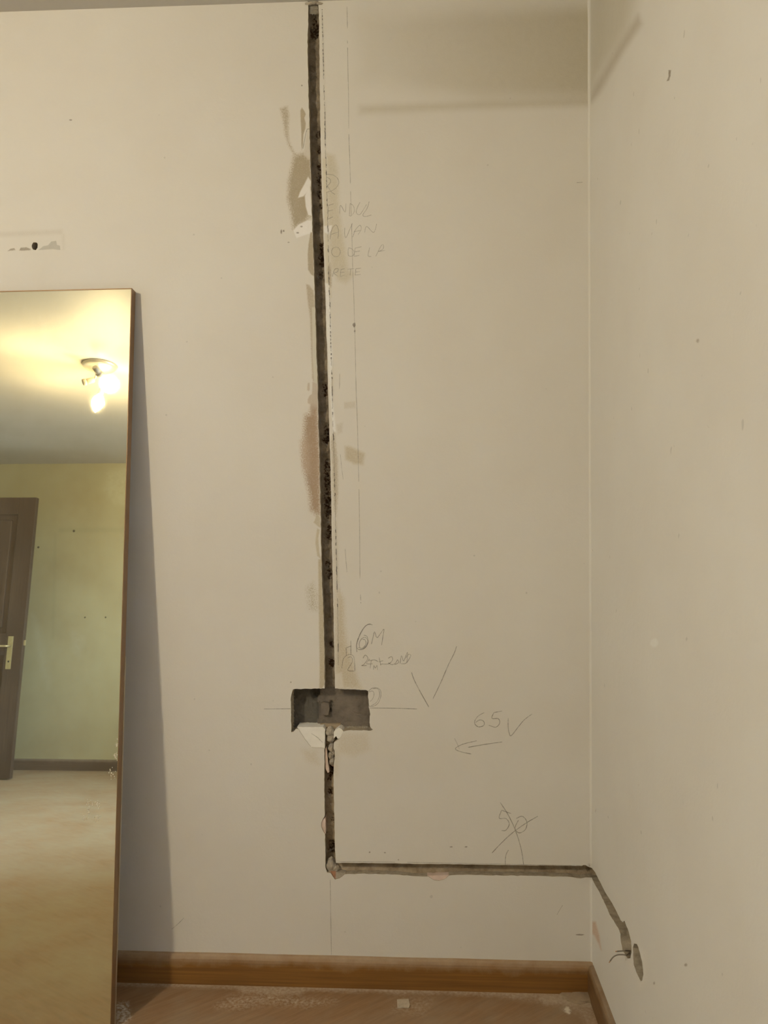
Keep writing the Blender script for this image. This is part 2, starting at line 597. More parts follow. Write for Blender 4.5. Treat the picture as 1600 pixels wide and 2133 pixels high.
def slab(name, quad, PM, nu, nv, depth, amp, mat, parent, fr=60.0, pits=(), seed=0.0, back=0.062, shape=None):
    """Rough bottom of a cut: a noisy grid inside the wall, closed to the back. quad: four (u,v) corners a b c d."""
    a, b, c, d = quad
    V, Fc, mk = [], [], []
    for j in range(nv + 1):
        t = j / nv
        for i in range(nu + 1):
            s = i / nu
            u = (a[0] * (1 - s) + b[0] * s) * (1 - t) + (d[0] * (1 - s) + c[0] * s) * t
            v = (a[1] * (1 - s) + b[1] * s) * (1 - t) + (d[1] * (1 - s) + c[1] * s) * t
            q = Vector((u * fr, v * fr, seed))
            dd = depth + amp * (noise.noise(q) + 0.5 * noise.noise(q * 2.7) + 0.25 * noise.noise(q * 6.1))
            m = 0.0
            for (pu, pv, pr, pd) in pits:
                r = math.hypot(u - pu, (v - pv) * 0.7) / pr
                if r < 1.3:
                    k = max(0.0, min(1.0, (1.3 - r) / 0.6)) * (0.75 + 0.5 * noise.noise(q * 4))
                    dd += pd * k
                    m = max(m, k)
            if shape:
                dd, m = shape(u, v, dd, m)
            V.append(PM(u, v, min(dd, back - 0.002)))
            mk.append(m)
    W1 = nu + 1
    for j in range(nv):
        for i in range(nu):
            Fc.append((j * W1 + i, j * W1 + i + 1, (j + 1) * W1 + i + 1, (j + 1) * W1 + i))
    ring = [i for i in range(W1)] + [j * W1 + nu for j in range(1, nv + 1)] + [nv * W1 + i for i in range(nu - 1, -1, -1)] + [j * W1 for j in range(nv - 1, 0, -1)]
    n0 = len(V)
    for r in ring:
        i, j = r % W1, r // W1
        s, t = i / nu, j / nv
        u = (a[0] * (1 - s) + b[0] * s) * (1 - t) + (d[0] * (1 - s) + c[0] * s) * t
        v = (a[1] * (1 - s) + b[1] * s) * (1 - t) + (d[1] * (1 - s) + c[1] * s) * t
        V.append(PM(u, v, back))
        mk.append(0)
    n = len(ring)
    for k in range(n):
        Fc.append((ring[k], ring[(k + 1) % n], n0 + (k + 1) % n, n0 + k))
    Fc.append(tuple(n0 + k for k in range(n)))
    o = mesh(name, V, Fc, mat, parent, smooth=False)
    at = o.data.attributes.new('mask', 'FLOAT', 'POINT')
    at.data.foreach_set('value', mk)
    return o


PX = 1 / 828.0
pit_px = [(662, 270, 5), (664, 300, 6), (663, 336, 5), (667, 352, 6), (660, 364, 4), (668, 376, 6), (664, 396, 5), (668, 420, 4), (669, 508, 6), (668, 526, 7), (670, 537, 7), (668, 565, 5),
          (675, 803, 5), (675, 815, 6), (680, 893, 7), (681, 905, 8), (677, 913, 6), (681, 964, 7), (681, 982, 7), (680, 1000, 7), (682, 1018, 8), (682, 1036, 9), (683, 1052, 9), (684, 1068, 8),
          (685, 1104, 6), (685, 1116, 6), (681, 1176, 5), (684, 1199, 6), (655, 40, 9), (652, 55, 8), (690, 1345, 5), (688, 1385, 6)]
pits = [(*on_back(x - .5, y), r * 1.25 * PX, 0.006) for x, y, r in pit_px]
q = [on_back(636, -6), on_back(675, -6), on_back(705, 1435.5), on_back(668, 1435.5)]
slab('channel_bed', [(q[0][0], H + 0.01), (q[1][0], H + 0.01), q[2], q[3]], P_back, 16, 560, 0.026, 0.0035, M_chan, wall_back, 60, pits, 1.3)


def box_shape(u, v, d, m):
    x0, z0 = on_back(606, 1436)
    s = (u - x0) / (164 * PX)
    t = (z0 - v) / (84 * PX)
    if s < 0.33 + 0.05 * noise.noise(Vector((v * 40, 1, 2))) - 0.1 * max(0, t - 0.8):      # the deeper, grey left part
        m = 0.8
        d += 0.008
    return d, m


bp = [(*on_back(652, 1447), 9 * PX, 0.012), (*on_back(625, 1466), 6 * PX, 0.006), (*on_back(651, 1460), 5 * PX, 0.006), (*on_back(687, 1472), 3.5 * PX, 0.01), (*on_back(684, 1486), 3.0 * PX, 0.008)]
slab('box_bed', [on_back(596, 1426), on_back(786, 1428), on_back(786, 1576), on_back(596, 1576)], P_back, 76, 60, 0.036, 0.0035, M_box, wall_back, 45, bp, 4.1, shape=box_shape)
pits2 = [(*on_back(685, 1612), 9 * PX, 0.008), (*on_back(689, 1604), 8 * PX, 0.008), (*on_back(682, 1625), 7 * PX, 0.006), (*on_back(689, 1770), 8 * PX, 0.010), (*on_back(690, 1782), 9 * PX, 0.010), (*on_back(686, 1655), 6 * PX, .005), (*on_back(694, 1712), 6 * PX, .005)]
slab('channel_bed', [on_back(664, 1514), on_back(707, 1514), on_back(709, 1812), on_back(666, 1812)], P_back, 16, 100, 0.025, 0.0045, M_chan_low, wall_back, 55, pits2, 8.7)


def hor_shape(u, v, d, m):
    x0, z0 = on_back(700, 1799)
    t = (z0 - v) * 828 / 27
    return d - 0.012 * max(0.0, min(1.0, (t - 0.35) / 0.65)), m


a1, a2, a3, a4 = on_back(672, 1786), on_back(1232, 1792), on_back(1232, 1842), on_back(672, 1842)
slab('channel_bed', [a1, (XR + 0.075, a2[1] + .02), (XR + 0.075, a3[1] - .02), a4], P_back, 190, 18, 0.027, 0.003, M_chan_low, wall_back, 50, (), 12.9, shape=hor_shape)
y1 = on_right(1322, 1960)[0]
slab('channel_bed', [(0.075, 0.345), (y1, 0.345), (y1, 0.255), (0.075, 0.255)], P_right, 110, 22, 0.022, 0.003, M_chan_low, wall_right, 50, [], 16.0)
gy0, gy1 = on_right(1296, 1950)[0], on_right(1317, 1990)[0]
oc = (sum(p[0] for p in ov2) / len(ov2), sum(p[1] for p in ov2) / len(ov2))
slab('socket_bed', [(oc[0] + 0.075, oc[1] + 0.05), (oc[0] - 0.06, oc[1] + 0.05), (oc[0] - 0.06, oc[1] - 0.05), (oc[0] + 0.075, oc[1] - 0.05)], P_right, 30, 24, 0.021, 0.0015, M_grey, wall_right, 40, [], 21.0)
for k, (px, py) in enumerate(((72.5, 512.5),)):
    u, v = on_back(px, py)
    slab('plug_bed', [(u - .02, v + .02), (u + .02, v + .02), (u + .02, v - .02), (u - .02, v - .02)], P_back, 8, 8, 0.045, 0.003, M_brick, wall_back, 200, [], 30.0)


def prism(name, px, mapf, PM, d0, d1, mat, parent, jit=0.4, seed=0, step=4):
    pts = [mapf(*p) for p in rough_line(list(px) + [px[0]], step, jit, seed)[:-1]]
    V, Fc, fm = skin([[pts]], lambda u, v, d: PM(u, v, d0 + d * (d1 - d0)), 1.0, 0)
    return mesh(name, V, Fc, mat, parent)


# places where the paint skin broke away and the plaster below shows
prism('plaster_chip', [(619, 1515), (673, 1515), (677, 1520), (676, 1561), (648, 1559), (630, 1537)], on_back, P_back, 0.0022, 0.05, M_white, wall_back, 0.3, 1)
prism('plaster_chip', [(695, 1526), (700, 1521), (706, 1516), (712, 1520), (716, 1526), (709, 1538), (703, 1540), (700, 1534), (695, 1540)], on_back, P_back, 0.003, 0.05, M_white, wall_back, 0.3, 2)
prism('plaster_chip', [(678, 1703), (678, 1738), (671, 1734), (667, 1722), (668, 1711)], on_back, P_back, 0.0025, 0.03, M_pink, wall_back, 0.2, 3)
prism('plaster_chip', [(890, 1825), (937, 1824), (928, 1833), (915, 1837), (902, 1834)], on_back, P_back, 0.0025, 0.03, M_pink, wall_back, 0.2, 4)
prism('plaster_chip', [(688, 1816), (700, 1817), (700, 1832), (697, 1834), (690, 1824)], on_back, P_back, 0.004, 0.03, M_brick, wall_back, 0.3, 5)
prism('plaster_chip', [(699, 1818), (720, 1819), (717, 1823), (708, 1831), (699, 1833)], on_back, P_back, 0.003, 0.03, M_rubble, wall_back, 0.3, 6)
prism('plaster_sliver', [(679, 1558), (681, 1570), (683, 1590), (685.5, 1610), (682, 1611), (678, 1602), (676.5, 1580), (677, 1562)], on_back, P_back, 0.004, 0.02, M_pink, wall_back, 0.2, 7)
prism('mortar_block', [(666, 1470), (672, 1467), (682, 1470), (684, 1481), (682, 1495), (667, 1494), (665, 1482)], on_back, P_back, 0.024, 0.05, M_box, wall_back, 0.4, 8)


def lump(name, px, py, rx, ry, rz, mat, seed, dep=0.012, mapf=on_back, PM=P_back, parent=None):
    u, v = mapf(px, py)
    bm = bmesh.new()
    bmesh.ops.create_icosphere(bm, subdivisions=3, radius=1)
    for p in bm.verts:
        n = p.co.copy()
        k = 1 + 0.28 * noise.noise(n * 1.6 + Vector((seed * 3.7, 0, 0))) + 0.12 * noise.noise(n * 4.5 + Vector((seed, 5, 0)))
        c = n * k
        p.co = Vector(PM(u + c.x * rx * PX, v + c.z * ry * PX, dep + c.y * rz))
    return bm_obj(name, bm, mat, parent or wall_back)


for i, (px, py, rx, ry) in enumerate([(686, 1527, 9, 10), (687, 1541, 8, 9), (690, 1561, 7, 10), (688, 1576, 6, 8), (691, 1589, 6, 9), (694, 1570, 4, 6), (694, 1585, 4, 5)]):
    lump('mortar_lump', px, py, rx, ry, 0.011, M_rubble, i + 1, 0.014)
lump('mortar_lump', 694, 1597, 4.5, 3.5, 0.006, M_brick, 9, 0.014)
lump('mortar_lump', 688, 1806, 11, 15, 0.012, M_rubble, 10, 0.013)
lump('mortar_lump', 697, 1813, 9, 8, 0.010, M_rubble, 12, 0.014)
# ceiling end of the channel: mortar collar and a scrap of fibre mesh tape
for i, (px, py, rx, ry) in enumerate([(642, 8, 7, 3), (653, 6, 12, 3.2), (666, 7.5, 7, 2.6)]):
    lump('mortar_lump', px, py, rx, ry, 0.004, M_rubble, 20 + i, 0.0)
Vt, Ft = [], []


def strip(p, q, wd, dep, dz):
    (x0, z0), (x1, z1) = on_back(*p), on_back(*q)
    dx, dzv = x1 - x0, z1 - z0
    L = math.hypot(dx, dzv)
    nx, nz = -dzv / L * wd / 2, dx / L * wd / 2
    b = len(Vt)
    for d in (dep, dep + dz):
        for (x, z) in ((x0 + nx, z0 + nz), (x1 + nx, z1 + nz), (x1 - nx, z1 - nz), (x0 - nx, z0 - nz)):
            Vt.append(P_back(x, z, d))
    Ft.extend([(b, b + 1, b + 2, b + 3), (b + 4, b + 7, b + 6, b + 5), (b, b + 4, b + 5, b + 1), (b + 1, b + 5, b + 6, b + 2), (b + 2, b + 6, b + 7, b + 3), (b + 3, b + 7, b + 4, b)])


for k in range(7):
    x = 644 + k * 2.9
    strip((x, 8), (x + 0.5, 24 + (k * 37 % 5)), 0.0010, 0.006, 0.0006)
for k in range(6):
    y = 11 + k * 2.7
    strip((643, y), (662 - (k % 3), y + 0.5), 0.0010, 0.0066, 0.0006)
mesh('mesh_tape', Vt, Ft, M_tape, wall_back)

# corner fill added behind the two wall skins to block leaking sky light
zt_, zb0 = R2[-1][1] + .002, L2[-1][1] - .002
box('corner_light_block', (XR + .001, .001, zt_), (XR + .08, .08, H + .1), M_cut, wall_back)
box('corner_light_block', (XR + .001, .001, -.05), (XR + .08, .08, zb0), M_cut, wall_back)

# floor and ceiling
struct(mesh('floor', [(XL, YF, 0), (XR, YF, 0), (XR, YB, 0), (XL, YB, 0), (XL, YF, -.1), (XR, YF, -.1), (XR, YB, -.1), (XL, YB, -.1)],
            [(0, 1, 2, 3), (7, 6, 5, 4), (0, 4, 5, 1), (1, 5, 6, 2), (2, 6, 7, 3), (3, 7, 4, 0)], M_floor), 'brown floor under a film of plaster dust')
struct(mesh('ceiling', [(XL, YF, H), (XR, YF, H), (XR, YB + .06, H), (XL, YB + .06, H), (XL, YF, H + .1), (XR, YF, H + .1), (XR, YB + .06, H + .1), (XL, YB + .06, H + .1)],
            [(3, 2, 1, 0), (4, 5, 6, 7), (1, 5, 4, 0), (2, 6, 5, 1), (3, 7, 6, 2), (0, 4, 7, 3)], M_ceil), 'plain painted ceiling')


def P_opp(u, v, dep=0.0):
    return (u, YF - dep, v)


def P_left(u, v, dep=0.0):
    return (XL - dep, u, v)


V, Fc, fm = skin([[[(XL, H), (XR, H), (XR, 0), (XL, 0)]]], P_opp, 0.12, 1)
wall_front = struct(mesh('wall_front', V, Fc, None, mats=[M_far, M_far], fm=fm), 'pale green wall opposite, seen in the mirror')
DY0, DY1, DH = -3.995, -3.165, 2.09     # doorway in the left wall, its leaf stands open into the room
V, Fc, fm = skin([[[(YF, H), (YB, H), (YB, 0), (DY1, 0), (DY1, DH), (DY0, DH), (DY0, 0), (YF, 0)]]], P_left, 0.12, 1)
struct(mesh('wall_left', V, Fc, None, mats=[M_far, M_far], fm=fm), 'pale green wall with the doorway')
# hallway beyond the doorway
hx = XL - 0.12
struct(mesh('wall_hall', [(hx - 1.1, -4.6, 0), (hx - 1.1, -2.6, 0), (hx - 1.1, -2.6, H), (hx - 1.1, -4.6, H), (hx, -4.6, 0), (hx, -4.6, H), (hx, -2.6, 0), (hx, -2.6, H)],
            [(0, 1, 2, 3), (4, 0, 3, 5), (1, 6, 7, 2), (0, 4, 6, 1), (3, 2, 7, 5)], M_wall), 'hallway walls beyond the doorway')


# ------------------------------------------------------------------ baseboards
def skirt(name, p0, p1, inward, mat, h=0.074, th=0.014, label=None):
    prof = [(0, 0), (th, 0), (th, h - 0.016), (th - 0.0012, h - 0.010), (th - 0.004, h - 0.004), (th - 0.008, h - 0.0008), (0, h)]
    d = Vector((p1[0] - p0[0], p1[1] - p0[1], 0))
    n = max(1, int(d.length / 0.08))
    V, Fc = [], []
    m = len(prof)
    for k in range(n + 1):
        b = Vector((p0[0], p0[1], 0)) + d * (k / n)
        for (o_, z_) in prof:
            V.append((b.x + inward[0] * o_, b.y + inward[1] * o_, z_ + 0.0004 * math.sin(k * 1.7)))
    for k in range(n):
        for i in range(m):
            Fc.append((k * m + i, k * m + (i + 1) % m, (k + 1) * m + (i + 1) % m, (k + 1) * m + i))
    Fc.append(tuple(range(m)))
    Fc.append(tuple(n * m + i for i in range(m))[::-1])
    return struct(mesh(name, V, Fc, mat), label)


skirt('baseboard_back', (XL, YB), (XR, YB), (0, -1), M_skirt, label='honey brown wooden baseboard dusted with plaster')
skirt('baseboard_right', (XR, YB - 0.0142), (XR, YF), (-1, 0), M_skirt_y, label='wooden baseboard along the side wall')
skirt('baseboard_front', (XL, YF), (XR, YF), (0, 1), M_skirt_far, h=0.085, label='dusty brown baseboard of the opposite wall')
skirt('baseboard_left', (XL, YB), (XL, DY1 + 0.02), (1, 0), M_skirt_y)

# thick bead of paint in the corner between the two walls
Vb, Fb = [], []
zc1, zc0 = R2[-1][1], L2[-1][1]
for (za, zb) in ((zc1 + 0.011, H), (0.074, zc0 - 0.005)):
    b0 = len(Vb)
    n = 60
    for k in range(n + 1):
        z = za + (zb - za) * k / n
        wv = 0.0042 * (1 + 0.25 * noise.noise(Vector((z * 14, 0, 0))))
        for i in range(5):
            a = math.pi / 2 * i / 4
            Vb.append((XR - wv * (1 - math.sin(a)) * 1.3, -wv * (1 - math.cos(a)), z))
    for k in range(n):
        for i in range(4):
            Fb.append((b0 + k * 5 + i, b0 + k * 5 + i + 1, b0 + (k + 1) * 5 + i + 1, b0 + (k + 1) * 5 + i))
struct(mesh('trim_1', Vb, Fb, M_wall, smooth=True), 'bead of paint filling the room corner')

# ------------------------------------------------------------------ unseen window added in the right wall, behind the camera, for bluish fill daylight
M_frame = simple('window_frame_paint', (0.70, 0.68, 0.62), 0.45, 0, 0.03, 30)
M_brass = simple('aged_brass', (0.55, 0.47, 0.27), 0.38, 0.7, 0.1, 60)
mg, nt, b = new_mat('window_glass')
gl = node(nt, 'ShaderNodeBsdfGlossy')
gl.inputs['Roughness'].default_value = 0.02
tr = node(nt, 'ShaderNodeBsdfTransparent')
fr = node(nt, 'ShaderNodeFresnel')
mx = node(nt, 'ShaderNodeMixShader')
nt.links.new(fr.outputs[0], mx.inputs[0])
nt.links.new(tr.outputs[0], mx.inputs[1])
nt.links.new(gl.outputs[0], mx.inputs[2])
nt.links.new(mx.outputs[0], nt.nodes['Material Output'].inputs['Surface'])
wy0, wy1, z0, z1 = WIN
win = struct(empty('fill_window_1', (XR, (wy0 + wy1) / 2, z0)), 'two-leaf window in the side wall')


def wbox(name, a0, a1, za, zb_, d0, d1, mat, bev=0.004):      # along the wall, height, depth outwards
    o = box(name, (XR + d0, a0, za), (XR + d1, a1, zb_), mat, None, bev)
    o.parent = win
    o.matrix_parent_inverse = Matrix.Translation(-win.location)
    return o


f = 0.05
for a0, a1, za, zb_ in ((wy0, wy0 + f, z0, z1), (wy1 - f, wy1, z0, z1), (wy0 + f, wy1 - f, z0, z0 + f), (wy0 + f, wy1 - f, z1 - f, z1)):
    wbox('window_frame', a0, a1, za, zb_, .010, .056, M_frame)
ym = (wy0 + wy1) / 2
for sa, sb in ((wy0 + f, ym), (ym, wy1 - f)):
    for a0, a1, za, zb_ in ((sa, sa + .05, z0 + f, z1 - f), (sb - .05, sb, z0 + f, z1 - f), (sa + .05, sb - .05, z0 + f, z0 + f + .05), (sa + .05, sb - .05, z1 - f - .05, z1 - f)):
        wbox('sash_rail', a0, a1, za, zb_, .004, .050, M_frame)
    wbox('pane', sa + .045, sb - .045, z0 + f + .045, z1 - f - .045, .026, .030, mg, 0)
wbox('window_handle', ym - .012, ym + .012, 1.45, 1.58, -.028, .004, M_brass, .005)
wbox('window_sill', wy0 - .05, wy1 + .05, z0 - .03, z0, -.06, .01, M_frame, .006)

# ------------------------------------------------------------------ leaning mirrored door panel
TH = math.radians(5.6)
T = 0.025
d = ray(275, 600)
t = (YB - 0.0265 - CAM.y) / d.y
top = CAM + d * t                                        # front top right corner
nrm = Vector((0, -math.cos(TH), math.sin(TH)))           # front face normal
upv = Vector((0, math.sin(TH), math.cos(TH)))            # along the panel
SL = 0.006                                               # slight turn in its own plane
rtv = Vector((1, 0, 0))
up2 = (upv * math.cos(SL) - rtv * math.sin(SL))
rt2 = (rtv * math.cos(SL) + upv * math.sin(SL))
Lp = (top.z - T * math.sin(TH) * 1.0) / up2.z - 0.0005
Wp = 0.62
org = top - up2 * Lp                                     # front bottom right corner
mat_m = Matrix(((rt2.x, -nrm.x, up2.x, org.x), (rt2.y, -nrm.y, up2.y, org.y), (rt2.z, -nrm.z, up2.z, org.z), (0, 0, 0, 1)))
# local axes: x to the right (0 = right edge), y into the panel (0 = front), z up the panel

m_mir, nt, b = new_mat('mirror_glass')
b.inputs['Metallic'].default_value = 1.0
b.inputs['Roughness'].default_value = 0.012
hz = noise_node(nt, 3.2, 5, 0.6)
c = ramp(nt, hz, [(0.3, (0.72, 0.655, 0.44)), (0.7, (0.77, 0.71, 0.50))])
nt.links.new(c, b.inputs['Base Color'])
# film of plaster dust and wiping smears on the glass
df = node(nt, 'ShaderNodeBsdfDiffuse')
df.inputs['Color'].default_value = (0.66, 0.60, 0.48, 1)
sm = noise_node(nt, 5.0, 7, 0.65, (1.2, 1, 0.5))
k = ramp(nt, sm, [(0.40, (0.02, 0.02, 0.02)), (0.75, (0.10, 0.10, 0.10))])
mx = node(nt, 'ShaderNodeMixShader')
nt.links.new(k, mx.inputs[0])
nt.links.new(b.outputs[0], mx.inputs[1])
nt.links.new(df.outputs[0], mx.inputs[2])
nt.links.new(mx.outputs[0], nt.nodes['Material Output'].inputs['Surface'])
M_bronze = simple('bronze_edging', (0.27, 0.165, 0.085), 0.38, 0.35, 0.06, 30)
M_alu = simple('aluminium_lip', (0.62, 0.56, 0.45), 0.35, 0.7)
M_back = simple('hardboard_back', (0.30, 0.32, 0.34), 0.8, 0, 0.05, 12)

mir = thing(empty('mirror_door'), 'tall bronze-edged mirrored door panel leaning against the wall', 'mirror')
mir.matrix_world = mat_m


def mbox(name, lo, hi, mat, par=None, bev=0.0):
    return box(name, lo, hi, mat, par or mir, bev)


mbox('mirror_glass', (-Wp + .002, 0.0, .003), (-.0022, .004, Lp - .003), m_mir)
mbox('backing_board', (-Wp + .002, .004, .002), (-.002, T - .0015, Lp - .002), M_back)
mbox('edge_profile', (-.002, -.0008, 0), (0, T, Lp), M_bronze, None, .0006)
mbox('edge_profile', (-Wp, -.0008, 0), (-Wp + .002, T, Lp), M_bronze, None, .0006)
mbox('edge_profile', (-Wp + .002, -.0008, Lp - .003), (-.002, T, Lp), M_bronze, None, .0006)
mbox('edge_profile', (-Wp + .002, -.0008, 0), (-.002, T, .003), M_bronze, None, .0006)
mbox('edge_lip', (0.0, T - .004, 0.0), (.0016, T, Lp * 0.48), M_alu)

inv = mat_m.inverted()


def on_mirror(px, py):            # photograph point -> (x, z) on the glass
    d = ray(px, py)
    t = (top - CAM).dot(nrm) / d.dot(nrm)
    p = inv @ (CAM + d * t)
    return (p.x, p.z)


def reflect_hit(px, py, axis, val):   # what the mirror shows at a photograph point, on an axis plane of the room
    d = ray(px, py)
    t = (top - CAM).dot(nrm) / d.dot(nrm)
    p = CAM + d * t
    d2 = d - nrm * (2 * d.dot(nrm))
    s = (val - p[axis]) / d2[axis]
    return p + d2 * s


# ------------------------------------------------------------------ stains and marks
CANVAS = {}


def poly_mask(gx, gy, polys, feather):
    best = np.full(gx.shape, -1e9)
    for poly in polys:
        inside = np.zeros(gx.shape, bool)
        dist = np.full(gx.shape, 1e9)
        n = len(poly)
        for i in range(n):
            ax, ay = poly[i]
            bx, by = poly[(i + 1) % n]
            cond = ((ay > gy) != (by > gy))
            xi = (bx - ax) * (gy - ay) / ((by - ay) if by != ay else 1e-9) + ax
            inside ^= cond & (gx < xi)
            L = (bx - ax) ** 2 + (by - ay) ** 2 + 1e-9
            tt = np.clip(((gx - ax) * (bx - ax) + (gy - ay) * (by - ay)) / L, 0, 1)
            dist = np.minimum(dist, np.hypot(gx - ax - tt * (bx - ax), gy - ay - tt * (by - ay)))
        best = np.maximum(best, np.where(inside, dist, -dist))
    m = np.clip((best + feather) / (2 * feather), 0, 1)
    return m * m * (3 - 2 * m)


def stain(polys, mapf, PM, col, parent, mat=None, alpha=1.0, feather=4.0, speck=0.35, grid=2.0, name='stain', fade=None, canvas=None):
    key = canvas or 'single%d' % len(CANVAS)
    c = CANVAS.setdefault(key, dict(mapf=mapf, PM=PM, parent=parent, mat=mat or M_wall_t, name=name, grid=grid, items=[]))
    c['grid'] = min(c['grid'], grid)
    c['items'].append((polys, col, alpha, feather, speck, fade))


def build_canvases():
    dep = -0.0002
    for c in CANVAS.values():
        g = c['grid']
        boxes = []
        for it in c['items']:
            xs = [p[0] for poly in it[0] for p in poly]
            ys = [p[1] for poly in it[0] for p in poly]
            boxes.append((min(xs) - it[3], max(xs) + it[3], min(ys) - it[3], max(ys) + it[3]))
        x0, x1 = min(b[0] for b in boxes) - g, max(b[1] for b in boxes) + g
        y0, y1 = min(b[2] for b in boxes) - g, max(b[3] for b in boxes) + g
        nx, ny = max(2, int((x1 - x0) / g)), max(2, int((y1 - y0) / g))
        X, Y = np.linspace(x0, x1, nx + 1), np.linspace(y0, y1, ny + 1)
        RGB = np.zeros((ny + 1, nx + 1, 3))
        A = np.zeros((ny + 1, nx + 1))
        S = np.zeros((ny + 1, nx + 1))
        for (polys, col, alpha, feather, speck, fade), b in zip(c['items'], boxes):
            i0, i1 = np.searchsorted(X, b[0]), np.searchsorted(X, b[1]) + 1
            j0, j1 = np.searchsorted(Y, b[2]), np.searchsorted(Y, b[3]) + 1
            gx, gy = np.meshgrid(X[i0:i1], Y[j0:j1])
            a = poly_mask(gx, gy, polys, feather) * alpha
            if fade:
                a = a * fade(gx, gy)
            sl = (slice(j0, j1), slice(i0, i1))
            A0 = A[sl]
            oa = a + A0 * (1 - a)
            k = np.where(oa > 1e-6, a / np.maximum(oa, 1e-6), 0)
            RGB[sl] = RGB[sl] * (1 - k[..., None]) + np.array(col) * k[..., None]
            S[sl] = S[sl] * (1 - k) + speck * k
            A[sl] = oa
        keep = {}
        V, Fc, tint, spk = [], [], [], []
        if c['parent'] is wall_back:                       # nothing painted over the cut itself
            gx, gy = np.meshgrid(X, Y)
            A[poly_mask(gx, gy, [left_px[::2] + right_px[::-2]], 0.6) > 0.25] = -1.0
        if c['parent'] is wall_right:
            gx, gy = np.meshgrid(X, Y)
            A[poly_mask(gx, gy, [rc, oval], 0.5) > 0.25] = -1.0
        live = A > 0.004
        # vertices just outside a mark take its hue so that the edge does not darken
        cell = live[:-1, :-1] | live[:-1, 1:] | live[1:, :-1] | live[1:, 1:]
        out_ = A < 0
        cell &= ~(out_[:-1, :-1] | out_[:-1, 1:] | out_[1:, :-1] | out_[1:, 1:])
        A = np.maximum(A, 0)
        js, iis = np.nonzero(cell)
        W1 = nx + 1
        for j, i in zip(js.tolist(), iis.tolist()):
            f = []
            for (jj, ii) in ((j, i), (j, i + 1), (j + 1, i + 1), (j + 1, i)):
                k = jj * W1 + ii
                if k not in keep:
                    keep[k] = len(V)
                    V.append(c['PM'](*c['mapf'](float(X[ii]), float(Y[jj])), dep))
                    if A[jj, ii] > 1e-6:
                        rgb = RGB[jj, ii]
                    else:
                        j_a, j_b, i_a, i_b = max(jj - 1, 0), jj + 2, max(ii - 1, 0), ii + 2
                        aa = A[j_a:j_b, i_a:i_b]
                        rgb = (RGB[j_a:j_b, i_a:i_b] * aa[..., None]).sum((0, 1)) / max(aa.sum(), 1e-6)
                    tint += [float(rgb[0]), float(rgb[1]), float(rgb[2]), float(A[jj, ii])]
                    spk.append(float(S[jj, ii]))
                f.append(keep[k])
            Fc.append(tuple(f)[::-1])
        o = mesh(c['name'], V, Fc, c['mat'], c['parent'])
        at = o.data.attributes.new('tint', 'FLOAT_COLOR', 'POINT')
        at.data.foreach_set('color', tint)
        at = o.data.attributes.new('speck', 'FLOAT', 'POINT')
        at.data.foreach_set('value', spk)


BK = dict(mapf=on_back, PM=P_back, parent=wall_back, canvas='mid', name='paint_scrapes')
BP = dict(mapf=on_back, PM=P_back, parent=wall_back)
old = seen(153, 136, 105)
# scraped and sanded areas left of the channel
stain([[(584, 226), (598, 222), (602, 240), (600, 270), (602, 295), (612, 316), (622, 325), (614, 323), (602, 305), (594, 280), (590, 250)]], col=old, feather=5, alpha=.75, speck=.4, **BK)
stain([[(629, 224), (634, 231), (637, 238), (634, 246), (637, 257), (636, 268), (632, 280), (631, 300), (629, 313), (628, 300), (628, 280), (627, 262), (626, 240), (626, 230)]], col=old, feather=1.2, alpha=1, speck=.15, grid=1.0, **BK)
stain([[(612, 327), (620, 324), (630, 320), (648, 333), (650, 365), (650, 420), (648, 450), (642, 452), (636, 462), (625, 466), (612, 477), (606, 440), (600, 415), (602, 375), (609, 345)]], col=seen(150, 133, 101), feather=8, alpha=1, speck=.45, **BK)
stain([[(642, 368), (648, 378), (647, 388), (641, 400), (632, 409), (621, 412), (625, 400), (634, 384)], [(635, 408), (646, 385), (650, 450), (642, 448), (637, 430)], [(611, 480), (622, 468), (640, 459), (652, 460), (652, 486), (640, 488), (618, 496)]], col=seen(207, 196, 174), feather=1.5, alpha=.95, speck=.15, grid=1.2, **BK)
stain([[(647, 484), (651, 484), (654, 560), (654, 575), (648, 572), (642, 562), (641, 530), (643, 508)]], col=old, feather=1.5, alpha=.95, speck=.2, grid=1.2, **BK)
stain([[(638, 592), (644, 594), (653, 606), (656, 640), (660, 720), (662, 800), (656, 800), (651, 790), (648, 720), (646, 660), (641, 625)]], col=seen(160, 143, 112), feather=2.5, alpha=.9, speck=.3, grid=1.2, **BK)
stain([[(650, 640), (656, 640), (661, 740), (663, 830), (655, 810), (651, 740)]], col=seen(188, 178, 150), feather=1.5, alpha=.7, speck=.3, grid=1.2, **BK)
stain([[(641, 798), (645, 797), (645.5, 812), (643, 815), (640, 812)], [(645, 824), (651, 820), (649, 838), (647, 842), (641, 840), (641, 832)], [(651, 795), (661, 800), (664, 850), (648, 862), (646, 850), (650, 820)]], col=seen(170, 153, 126), feather=1.2, alpha=.95, speck=.15, grid=1.0, **BK)
stain([[(636, 866), (646, 862), (650, 845), (662, 850), (664, 900), (667, 960), (668, 1070), (660, 1072), (648, 1062), (645, 1030), (638, 1000), (632, 970), (630, 940), (634, 900)]], col=seen(146, 120, 88), feather=9, alpha=1.0, speck=.45, **BK)
stain([[(626, 920), (640, 910), (645, 985), (634, 985)]], col=seen(170, 146, 116), feather=9, alpha=.55, speck=.6, **BK)
stain([[(660, 1070), (667, 1078), (668, 1100), (662, 1096), (653, 1088), (656, 1084)], [(661, 1100), (666, 1104), (663, 1120), (665, 1150), (669, 1165), (661, 1158), (657, 1130), (659, 1112)]], col=seen(168, 152, 118), feather=1.2, alpha=.85, speck=.2, grid=1.0, **BK)
